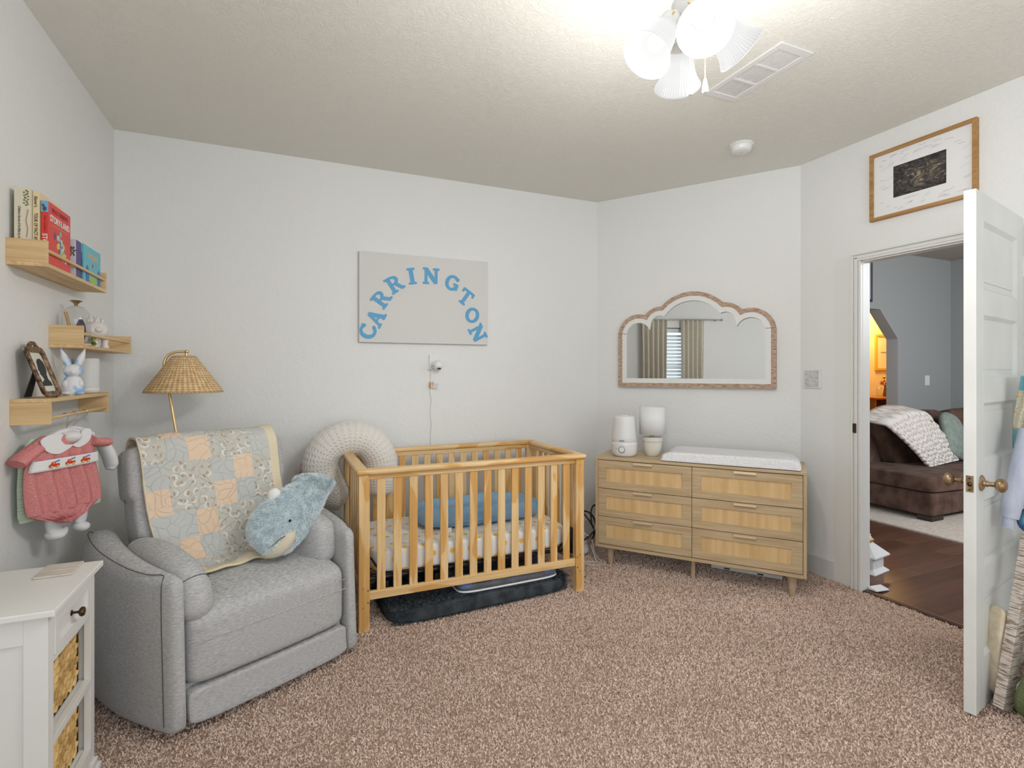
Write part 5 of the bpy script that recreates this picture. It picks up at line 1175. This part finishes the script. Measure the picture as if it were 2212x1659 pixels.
# ---------------------------------------------------------------- white cabinet with wicker baskets
cbn = thing('storage_cabinet', 'white storage cabinet with one drawer and two woven basket bays, beside the recliner', 'cabinet', (AX+.016, 1.775, 0))
CW, CH = .308, .672; CL = .372
wp_ = plain('white_painted_wood', (.76,.76,.74), .45)
MB().box(-.0, CW+.020, -.018, CL+.018, CH, CH+.018).build('top_panel', wp_, cbn, bevel=.003)
def sidef(y0, y1, sgn):
    g = MB(); g.box(0, .045, y0, y1, .04, CH).box(CW-.052, CW, y0, y1, .04, CH).box(.045, CW-.052, y0, y1, CH-.07, CH).box(.045, CW-.052, y0, y1, .04, .10); g.box(.045, CW-.052, y0+.006, y1-.006, .10, CH-.07); return g
sidef(0, .020, 1).build('side_panel', wp_, cbn, bevel=.001); sidef(CL-.020, CL, 1).build('side_panel', wp_, cbn, bevel=.001)
g = MB(); g.box(CW-.018, CW, .020, .038, .04, CH).box(CW-.018, CW, CL-.038, CL-.020, .04, CH)
for z0, z1 in ((.056,.098),(.303,.326),(.530,.546),(.656,.672)): g.box(CW-.018 if z0 != .056 else CW-.02, CW, .038, CL-.038, z0, z1)
g.build('face_frame', wp_, cbn, bevel=.001)
g = MB(); g.box(.01, CW-.018, .020, CL-.020, .084,.098).box(.01, CW-.018, .020, CL-.020, .310,.324).box(.01, CW-.018, .020, CL-.020, .532,.545).box(.0,.012,.02,CL-.02,.04,CH); g.build('inner_shelves', wp_, cbn)
g = MB(); g.box(-.0, CW+.016, -.014, CL+.014, .0, .022).box(0, CW+.008, -.007, CL+.007, .022, .045); g.build('plinth', wp_, cbn, bevel=.003)
dq = MB(); y0, y1, z0, z1 = .0395, CL-.0395, .5475, .6545
for a in ((y0,y1,z1-.026,z1),(y0,y1,z0,z0+.026),(y0,y0+.034,z0+.026,z1-.026),(y1-.034,y1,z0+.026,z1-.026)): dq.box(CW-.014, CW+.003, a[0], a[1], a[2], a[3])
dq.box(CW-.014, CW-.006, y0+.034, y1-.034, z0+.026, z1-.026); dq.box(.03, CW-.014, y0+.004, y1-.004, z0, z1-.02)
dw = dq.build('drawer', wp_, cbn, bevel=.001)
MB().lathe([(0,0),(.0085,0),(.0085,.002),(.004,.004),(.0035,.016),(.006,.018),(.0125,.022),(.0145,.027),(.012,.032),(0,.034)], n=28, M4=orient((CW-.006, (y0+y1)/2, .602), (1,0,0))).build('knob', M['bronze'], dw, smooth=True)
hya = noisy('water_hyacinth', (.42,.25,.08), (.80,.55,.24), 22, .7, (1,1,1), .5, .002, 70, spec=.2)
for k, (z0, z1, nm) in enumerate(((.328,.524,'water hyacinth basket in the upper bay of the white cabinet'), (.1,.300,'water hyacinth basket in the lower bay of the white cabinet'))):
    bk = thing('wicker_basket', nm, 'basket', (AX+.016+.022, 1.775+.042, z0), 0, 'baskets in the white cabinet')
    W_, D_, H_ = .255, CL-.084, z1-z0
    MB().box(0,W_,0,.006,0,H_).box(0,W_,D_-.006,D_,0,H_).box(0,.006,0,D_,0,H_).box(W_-.012,W_-.008,0,D_,0,H_).box(0,W_,0,D_,0,.006).build('basket_liner', plain('dark_basket_inside', (.02,.014,.008), .9), bk)
    g = MB(); rowsn = 9; coln = 8; rh = H_/rowsn
    for j in range(rowsn):
        for i in range(coln):
            y = (i+.5+.5*(j%2))*D_/coln; z = (j+.5)*rh
            if y > D_+.008: continue
            if abs(y-D_*.46) < .040 and z > H_-.050: continue
            rr_ = rng.uniform(-.08,.08)
            g.ball((0,0,0), (.0080, .0265, rh*.42), 12, 8, M4=Matrix.Translation((W_-.007+rng.uniform(-.001,.001), y, z)) @ Matrix.Rotation(.40+rr_, 4, 'X') @ Matrix.Rotation(.16, 4, 'Z'))
    for i in range(coln):
        pass
    g.build('woven_front', hya, bk, smooth=True)
    MB().box(W_-.0075, W_-.0065, D_*.46-.036, D_*.46+.036, H_-.050, H_-.004).build('handle_hole', plain('hole_black', (.004,.004,.004), .9), bk)
cs = tag(MB().box(-.048,.048,-.060,.060,0,.006).build('stone_tray', noisy('washed_travertine', (.55,.49,.42), (.70,.66,.60), 10, .6, (1,5,1)), bevel=.002, loc=(-.658, 2.100, .6905), rot=(0,0,.03)), 'thin rectangular pale stone tray on top of the white cabinet', 'tray')

# ---------------------------------------------------------------- things between the door and the camera at the right edge
bmth = thing('wooden_plank', 'whitewashed rustic wooden plank leaning beside the open door', 'plank', (2.610, 1.088, .012))
m, t, b = nt('distressed_whitewash'); mp = coords(t, (1, 1, 1)); mp.inputs['Scale'].default_value = (9, 9, 120)
n = N(t, 'ShaderNodeTexNoise', Scale=2.2, Detail=4, Distortion=.6); t.links.new(mp.outputs[0], n.inputs['Vector'])
r = ramp(t, [(.40, (.20,.14,.09)), (.47, (.45,.38,.32)), (.56, (.60,.54,.49))]); t.links.new(n.outputs['Fac'], r.inputs[0]); t.links.new(r.outputs[0], b.inputs['Base Color']); bump(t, b, n.outputs['Fac'], .5, .003); b.inputs['Roughness'].default_value = .8
pb_, pt_ = L(1.8974, 2.03, .022), L(2.085, 2.085, .80); dd = (pt_-pb_).normalized(); n1 = dd.cross(Vector((SY, CY, 0))).normalized(); n2 = dd.cross(n1).normalized()
n1, n2 = (n1*math.cos(.35)+n2*math.sin(.35)), (n2*math.cos(.35)-n1*math.sin(.35)); bo = bmth.location
g = MB(); g.add([pb_+(pt_-pb_)*t_+n1*a*.032+n2*b_*.018-bo for t_ in (0, 1) for a, b_ in ((-1,-1),(1,-1),(1,1),(-1,1))], [(0,3,2,1),(4,5,6,7),(0,1,5,4),(1,2,6,5),(2,3,7,6),(3,0,4,7)])
g.build('plank_board', m, bmth, bevel=.003)
cush = thing('folded_cushion', 'cream folded padded cushion tucked behind the whitewashed plank', 'cushion', tuple(L(1.945, 2.095, .05)), -YAW)
crm = noisy('cream_fleece_pad', (.62,.52,.38), (.72,.64,.50), 40, .95, bstr=.4, bdist=.003)
for k, (dx_, h) in enumerate(((-.026,.335),(-.006,.345),(.014,.345))):
    superbox(.0125, .035, h/2, .45, 24, 30, lambda q: Vector((q.x+dx_+.016*((q.z+h/2)/h)**2+(.018 if k==0 else .008)*max(0,(q.z/h-.25))*2, q.y, q.z+h/2-.02*k))).build('pad_layer', crm, cush, smooth=True)
twill = weave_material('olive_twill', (.07,.09,.035), (.14,.17,.07), 160, 160, (.45,.45,.4), .001)
bg = thing('fabric_bag', 'olive green woven bag slumped at the right edge beside the plank', 'bag', tuple(L(1.985, 1.955, .0)), -YAW)
superbox(.105, .052, .165, .5, 40, 26, lambda q: Vector((q.x*(1-.35*(q.z+.165)/.33)+.012*math.sin(q.z*20+q.y*14)+.19*(q.z+.165), q.y+.010*math.sin(q.x*26), q.z+.185))).build('bag_body', twill, bg, smooth=True)
MB().tube(catmull([(.02,-.05,.33),(-.035,-.055,.22),(-.075,-.05,.12),(-.095,-.05,.06),(-.05,-.075,.032)], 6), .015, 10, flat=.4).build('strap', twill, bg, smooth=True)
pm = thing('play_mat', 'pale green folded play mat with a dark bound edge on the carpet by the plank', 'mat', (2.59, 1.135, .012))
PA = [(0,0),(.133,-.322),(.43,-.27),(.297,.055)]
MB().prism(PA[::-1], .0, .009).build('mat_pad', noisy('pale_leaf_print', (.22,.42,.22), (.66,.68,.58), 9, .85, bstr=.1, lo=.38, hi=.46), pm, bevel=.003)
MB().tube([(-.003,.002,.004),(.133,-.324,.004)], .0075, 8).tube([(-.003,.002,.004),(.297,.057,.004)], .0075, 8).build('mat_binding', twill, pm)
rk = thing('clothes_rack', 'white metal clothes rack standing just outside the right edge', 'clothes rack', (2.93, .93, 0))
MB().tube([(0,0,.02),(0,0,1.52)], .012, 12).tube([(-.02,-.3,.012),(.0,.03,.012)], .012, 12).build('post', M['white'], rk)
MB().tube([(0,0,1.52),(0,.20,1.52)], .010, 12).build('hang_rail', M['white'], rk)
rkp = Vector((2.93, .93, 0))
def E_(x, y, dep): return L((x-1106)/1133*dep, dep, 1.32+(805-y)/1133*dep)
gm = thing('hanging_garment', 'teal and floral patterned cloth hanging at the right edge before the door', 'garment', tuple(E_(2225, 900, 2.16)))
m, t, b = nt('floral_teal_cloth'); tc = N(t, 'ShaderNodeTexCoord'); sp = N(t, 'ShaderNodeSeparateXYZ'); t.links.new(tc.outputs['UV'], sp.inputs[0])
mp = N(t, 'ShaderNodeMapping'); mp.inputs['Scale'].default_value = (3, 5, 1); t.links.new(tc.outputs['UV'], mp.inputs[0]); n = N(t, 'ShaderNodeTexNoise', Scale=4, Detail=2, Distortion=2.5); t.links.new(mp.outputs[0], n.inputs['Vector'])
rf_ = ramp(t, [(.38, (.55,.30,.08)), (.43, (.58,.58,.48)), (.52, (.60,.62,.55)), (.555, (.10,.14,.10)), (.58, (.56,.60,.52)), (.68, (.62,.45,.12))]); t.links.new(n.outputs['Fac'], rf_.inputs[0])
rt = ramp(t, [(.0, (.0,0,0)), (.20, (1,1,1)), (.73, (0,0,0))]); rt.color_ramp.interpolation = 'CONSTANT'; t.links.new(sp.outputs[1], rt.inputs[0])
mx = N(t, 'ShaderNodeMix', data_type='RGBA'); t.links.new(rt.outputs[0], mx.inputs[0]); mx.inputs[6].default_value = (.16,.36,.42,1); t.links.new(rf_.outputs[0], mx.inputs[7]); t.links.new(mx.outputs[2], b.inputs['Base Color']); b.inputs['Roughness'].default_value = .9
go = gm.location.copy()
MB().grid(lambda u, v: E_(lerp(lerp(2206,2188,min(1,v*1.6)), 2300, u), lerp(812,968,v), 2.16+.012*math.sin(u*19+v*3)) - go, 40, 30).build('cloth_panel', m, gm, smooth=True, solid=.003)
MB().tube(catmull([E_(2250,812,2.16)-go, E_(2262,780,2.16)-go, E_(2275,742,2.17)-go, rkp+Vector((0,.12,1.53))-go], 5), .0015, 6).build('hanger_hook', M['steel'], gm)
sw_ = thing('knit_sweater', 'periwinkle knit sweater with its sleeve hanging down in front of the door', 'sweater', tuple(E_(2240, 1000, 2.08)))
so = sw_.location.copy(); knit = weave_material('periwinkle_knit', (.40,.44,.56), (.50,.54,.65), 240, 240, (.75,.75,.75), .001)
cv_ = catmull([E_(2232,930,2.08)-so, E_(2216,985,2.08)-so, E_(2200,1040,2.08)-so, E_(2187,1085,2.08)-so, E_(2180,1118,2.08)-so], 6); n = len(cv_)
MB().tube(cv_, [lerp(.045,.030,i/(n-1)) for i in range(n)], 22, flat=.7).build('sleeve', knit, sw_, smooth=True)
MB().tube([E_(2180,1112,2.08)-so, E_(2177,1140,2.08)-so], .0195, 20, flat=.8).build('cuff', knit, sw_, smooth=True)
superbox(.14, .035, .22, .5, 30, 20, lambda q: E_(2328,1000,2.08)-so+Matrix.Rotation(-YAW,3,'Z') @ Vector((q.x, q.y+.008*math.sin(q.x*30), q.z))).build('sweater_body', knit, sw_, smooth=True)
MB().tube(catmull([E_(2300,900,2.08)-so, E_(2310,850,2.07)-so, rkp+Vector((0,.05,1.53))-so], 5), .0015, 6).build('hanger_hook', M['steel'], sw_)
bb = tag(MB().ball(E_(2226,1125,2.07), (.045,.04,.05), 20, 14).build('blue_plush_ball', noisy('blue_green_fleece', (.03,.10,.35), (.20,.45,.45), 14, .9, bstr=.5, bdist=.003), smooth=True), 'blue fuzzy bundle peeking out under the periwinkle sleeve', 'bundle')
shf = tag(MB().prism([(2.862,1.00),(3.10,1.05),(3.06,1.17),(2.825,1.115)], .585, .612).build('side_shelf', M['paint'], bevel=.003), 'white shelf corner below the periwinkle sleeve at the right edge', 'shelf')
MB().prism([(2.93,1.03),(3.06,1.06),(3.04,1.13),(2.91,1.10)], 0, .585).build('shelf_support', M['paint'], shf)

# ---------------------------------------------------------------- living room through the doorway
m, t, b = nt('dark_walnut_planks'); mp = coords(t, (1,1,1)); br = N(t, 'ShaderNodeTexBrick', Scale=1.0); br.inputs['Brick Width'].default_value = 1.1; br.inputs['Row Height'].default_value = .13; br.inputs['Mortar Size'].default_value = .0012
br.inputs['Color1'].default_value = (.075,.030,.018,1); br.inputs['Color2'].default_value = (.125,.058,.036,1); br.inputs['Mortar'].default_value = (.03,.012,.008,1); t.links.new(mp.outputs[0], br.inputs['Vector'])
mp2 = coords(t, (2, 24, 1)); n = N(t, 'ShaderNodeTexNoise', Scale=1.4, Detail=5); t.links.new(mp2.outputs[0], n.inputs['Vector']); mu = N(t, 'ShaderNodeMix', data_type='RGBA', blend_type='OVERLAY'); mu.inputs[0].default_value = .55
t.links.new(br.outputs['Color'], mu.inputs[6]); t.links.new(n.outputs['Fac'], mu.inputs[7]); t.links.new(mu.outputs[2], b.inputs['Base Color']); b.inputs['Roughness'].default_value = .38
X0, X1, Y0, YE = DX+DW, 7.66, -1.4, 3.85
struct(MB().box(DX+.06, X1+.1, Y0, YE+.13, -.05, 0).build('floor_2', m))
struct(MB().box(4.6, 11.0, YE+.13, 5.75, -.05, 0).build('floor_3', m))
blu = wall_material('blue_grey_paint', (.37,.385,.383), .7, .002)
wht = wall_material('light_reveal_paint', (.52,.56,.60), .7, .001)
OXL, OXR, ZC, ZT2 = 5.15, 6.603, 1.717, 2.052
w = MB(); ARC = [(OXL,0),(OXL,ZC),(OXL+.333,ZT2),(OXR-.333,ZT2),(OXR,ZC),(OXR,0)]
face = [(X0,0)] + ARC + [(X1+.1,0),(X1+.1,CZ),(X0,CZ)]
fr_ = lambda a, z, h: (a, h, z)
for poly in ([(X0,0),(OXL,0),(OXL,ZC),(OXL,CZ),(X0,CZ)], [(OXL,ZC),(OXL+.333,ZT2),(OXL+.333,CZ),(OXL,CZ)], [(OXL+.333,ZT2),(OXR-.333,ZT2),(OXR-.333,CZ),(OXL+.333,CZ)], [(OXR-.333,ZT2),(OXR,ZC),(OXR,CZ),(OXR-.333,CZ)], [(OXR,0),(X1+.1,0),(X1+.1,CZ),(OXR,CZ)]):
    w.prism(poly[::-1], YE, YE+.13, fr_)
struct(w.build('wall_living_back', blu))
q = MB(); A2 = ARC
for (a, b_) in zip(A2, A2[1:]): q.add([(a[0], YE-.0005, a[1]), (b_[0], YE-.0005, b_[1]), (b_[0], YE+.1305, b_[1]), (a[0], YE+.1305, a[1])], [(0,1,2,3)])
struct(q.build('trim_4', wht, solid=.003, solid_off=0))
struct(MB().box(X1, X1+.1, Y0, YE, 0, CZ).build('wall_living_right', blu))
struct(MB().box(X0, X1+.1, Y0-.1, Y0, 0, CZ).build('wall_living_front', blu))
struct(MB().box(X0, X1+.1, Y0-.1, YE+.13, CZ, CZ+.06).build('ceiling_2', wall_material('warm_ceiling_paint', (.50,.44,.39), .9, .004, 30)))
warm = wall_material('cream_dining_paint', (.72,.64,.50), .8, .001)
struct(MB().box(4.6, 11.0, 5.65, 5.75, 0, CZ).build('wall_dining_back', warm)); struct(MB().box(10.9, 11.0, YE+.13, 5.65, 0, CZ).build('wall_dining_right', warm)); struct(MB().box(4.5, 4.6, YE+.13, 5.75, 0, CZ).build('wall_dining_left', warm))
struct(MB().box(X1+.1, 11.0, YE+.05, YE+.13, 0, CZ).build('wall_dining_front', warm)); struct(MB().box(4.5, 11.0, YE+.13, 5.75, CZ, CZ+.06).build('ceiling_3', warm))
struct(MB().box(DX-.002, DX+.035, OY0+.018, OY1-.018, .0, .010).build('trim_5', plain('dark_threshold', (.06,.025,.015), .5), bevel=.003))
rg = tag(MB().box(4.80, 7.45, 1.2, 3.72, .0, .012).build('area_rug', noisy('oatmeal_rug', (.50,.44,.37), (.62,.56,.50), 40, .95, bstr=.5, bdist=.004, bscale=160)), 'pale oatmeal area rug under the brown sofa', 'rug')
suede = noisy('dark_brown_suede', (.072,.040,.030), (.14,.085,.065), 9, .8, bstr=.15, bdist=.004, bscale=20, spec=.1, sheen=.05)
sf = thing('sofa', 'dark brown microsuede sofa in the living room beyond the doorway', 'sofa', (5.18, 2.74, 0))
MB().box(0, 2.3, 0, 1.0, .055, .262).build('base', suede, sf, bevel=.03, bseg=3)
superbox(1.16, .36, .075, .14, 70, 24, lambda q: Vector((q.x+1.145, q.y+.34, q.z+.330+.010*math.sin(q.x*5)))).build('seat_cushion', suede, sf, smooth=True)
MB().box(0, 2.3, .70, 1.0, .25, .70).build('back_frame', suede, sf, bevel=.06, bseg=4)
for (cx_, w_, zt) in ((.92,.56,.93),(2.0,.50,.95)):
    Mb = Matrix.Translation((cx_, .665, .62)) @ Matrix.Rotation(-.24, 4, 'X')
    superbox(w_, .10, .30, .35, 50, 26, lambda q: Mb @ Vector((q.x+.10*(q.z/.3)*(-1 if cx_ < 1 and q.x < 0 else 0), q.y+.006*math.sin(q.x*40+q.z*9), q.z))).build('back_cushion', suede, sf, smooth=True)
for x in (.0, 2.1):
    for y in (.0, .85): MB().box(x+.01, x+.19, y+.012, y+.13, .012, .056).build('foot', plain('espresso_wood', (.02,.012,.01), .5), sf, bevel=.004)
th = MB()
TLp, TRp, BRp, BLp = Vector((5.36,3.40,.850)), Vector((5.98,3.38,.960)), Vector((6.24,3.20,.430)), Vector((5.72,3.17,.400))
def thf(u, v):
    p = TLp.lerp(TRp, u).lerp(BLp.lerp(BRp, u), v); p.z += .055*math.sin(PI*u)*(1-v)**1.5 ; p.y -= .10+.03*math.sin(PI*v)
    if v < .12: p.y += (.12-v)/.12*.20; p.z -= (.12-v)/.12*.015
    p.x += .014*math.sin(v*40)*(u > .9); return p
chunk = MB().grid(thf, 70, 60)
m, t, b = nt('chunky_chenille'); tc = N(t, 'ShaderNodeTexCoord'); mp = N(t, 'ShaderNodeMapping'); mp.inputs['Scale'].default_value = (16, 13, 1); t.links.new(tc.outputs['UV'], mp.inputs[0]); vo = N(t, 'ShaderNodeTexVoronoi', Scale=1.0, Randomness=.6, feature='SMOOTH_F1'); vo.voronoi_dimensions = '2D'; t.links.new(mp.outputs[0], vo.inputs['Vector'])
bump(t, b, vo.outputs['Distance'], 1, -.05); b.inputs['Base Color'].default_value = (.80,.745,.69,1); b.inputs['Roughness'].default_value = .95
tag(chunk.build('throw_blanket', m, smooth=True, solid=.03, solid_off=-1), 'chunky cream knitted throw draped over the sofa back', 'blanket')
def cushion(nm, loc, s, rot, mat, label): 
    o = superbox(s[0], s[1], s[2], .55, 36, 22, lambda q: Vector((q.x, q.y*(1-.5*(abs(q.x)/s[0])**2)*(1-.4*(abs(q.z)/s[2])**2), q.z))).build(nm, mat, smooth=True, loc=loc, rot=rot); return tag(o, label, 'cushion')
cushion('throw_pillow', (6.36,3.175,.66), (.22,.085,.24), (-.25,.25,.1), noisy('sage_velvet', (.20,.25,.22), (.27,.32,.28), 20, .8), 'sage green cushion half hidden behind the knitted throw')
cushion('throw_pillow', (6.74,3.05,.60), (.21,.095,.20), (-.2,.35,.1), noisy('sand_linen', (.42,.34,.25), (.52,.44,.34), 12, .9, bstr=.4, bdist=.01, bscale=7), 'sand beige cushion at the right of the sage cushion on the sofa')
ln_ = thing('white_lantern', 'white wooden lantern with a gold band standing just beyond the doorway', 'lantern', (3.585, 2.290, .0), math.radians(8))
lw = plain('white_lacquer', (.76,.77,.78), .4)
def sq(z, w_): return [(-w_,-w_,z),(w_,-w_,z),(w_,w_,z),(-w_,w_,z)]
MB().loft([sq(0,.098),sq(.008,.098),sq(.028,.073),sq(.108,.073)]).build('body', lw, ln_, bevel=.002)
MB().loft([sq(.106,.100),sq(.116,.100),sq(.125,.090),sq(.185,.028)]).build('roof', lw, ln_, bevel=.002)
MB().loft([sq(.184,.031),sq(.204,.034),sq(.212,.028)]).build('gold_band', M['brass'], ln_, bevel=.002)
MB().loft([sq(.211,.026),sq(.226,.020),sq(.240,.020)]).build('cap', lw, ln_, bevel=.002)
tag(MB().loft([[(3.235,2.005,.011),(3.365,2.005,.001),(3.365,2.055,.001),(3.235,2.055,.011)],[(3.237,2.010,.022),(3.35,2.010,.014),(3.35,2.055,.024),(3.237,2.055,.030)]]).build('door_wedge', lw, bevel=.004), 'low white wedge on the threshold against the door jamb', 'door wedge')
os_ = thing('switch_plate', 'small white switch plate on the blue grey living room wall', 'switch plate', (7.165, YE, 1.225)); MB().box(-.045,.045,-.006,0,-.060,.060).build('plate', M['white'], os_, bevel=.002); MB().box(-.012,.012,-.010,-.005,-.025,.025).build('toggle', M['white_matte'], os_)
dp = thing('wall_picture', 'dark framed picture high on the blue grey wall above the arch', 'picture', (5.86, YE, 2.12)); MB().box(-.24,.24,-.025,-.001,0,.52).build('frame', plain('dark_frame', (.04,.04,.06), .5), dp); MB().box(-.21,.21,-.027,-.024,.03,.49).build('print', plain('grey_print', (.3,.3,.32), .6), dp)
yf = thing('gold_picture', 'gold framed print glowing on the warm dining room wall', 'picture', (9.42, 5.65, 1.36))
gold = plain('gold_frame', (.62,.38,.04), .4)
for a in ((-.36,-.32,0,.60),(.32,.36,0,.60),(-.32,.32,0,.035),(-.32,.32,.565,.60)): MB().box(a[0],a[1],-.03,-.001,a[2],a[3]).build('frame_side', gold, yf)
MB().box(-.32,.32,-.012,-.008,.035,.565).build('print', plain('cream_print', (.75,.68,.55), .6), yf)
MB().ball((-.13,-.013,.30), (.10,.002,.012), 16, 6).build('grey_shape', plain('grey_ink', (.3,.28,.25), .6), yf)
bf = thing('buffet_table', 'orange brown wooden buffet against the dining room wall', 'buffet', (9.1, 5.18, 0)); bw = wood('amber_wood', (.40,.17,.04), (.25,.09,.02), 0)
MB().box(-.8,.7,-.02,.46,.905,.935).build('top_panel', bw, bf, bevel=.004)
for x in (-.78, -.05, .66): MB().box(x, x+.03, 0,.44,0,.905).build('side_panel', bw, bf)
MB().box(-.75,.66,.42,.44,.05,.905).build('back_panel', bw, bf); MB().box(-.75,.66,.01,.42,.62,.645).build('inner_shelf', bw, bf); MB().box(-.75,.66,.01,.42,.05,.08).build('inner_shelf', bw, bf)
fv = thing('flower_vase', 'slim vase of dried flowers on the dining room buffet', 'vase', (8.86, 5.36, .9355))
MB().lathe([(0,0),(.028,0),(.032,.03),(.022,.10),(.012,.15),(.014,.17),(0,.17)], n=20).build('vase', plain('dark_amber_glass', (.16,.08,.03), .15), fv, smooth=True)
g = MB(); rr = random.Random(8); st_ = MB()
for k in range(9): p_ = (rr.uniform(-.07,.07), rr.uniform(-.04,.04), .25+rr.uniform(-.05,.06)); g.ball(p_, (.026,.024,.022), 10, 8); st_.tube([(0,0,.16), p_], .003, 6)
g.build('blossoms', noisy('dried_bloom', (.35,.14,.04), (.62,.42,.22), 30, .8), fv, smooth=True); st_.build('stems', plain('dry_stem', (.25,.14,.04), .8), fv)
gb = thing('glass_jar', 'clear candle jar at the left end of the dining room buffet', 'jar', (8.66, 5.33, .9355)); MB().shell([(.035,0),(.036,.02),(.036,.15)], n=24).build('jar_wall', M['glass'], gb, smooth=True, solid=.003)
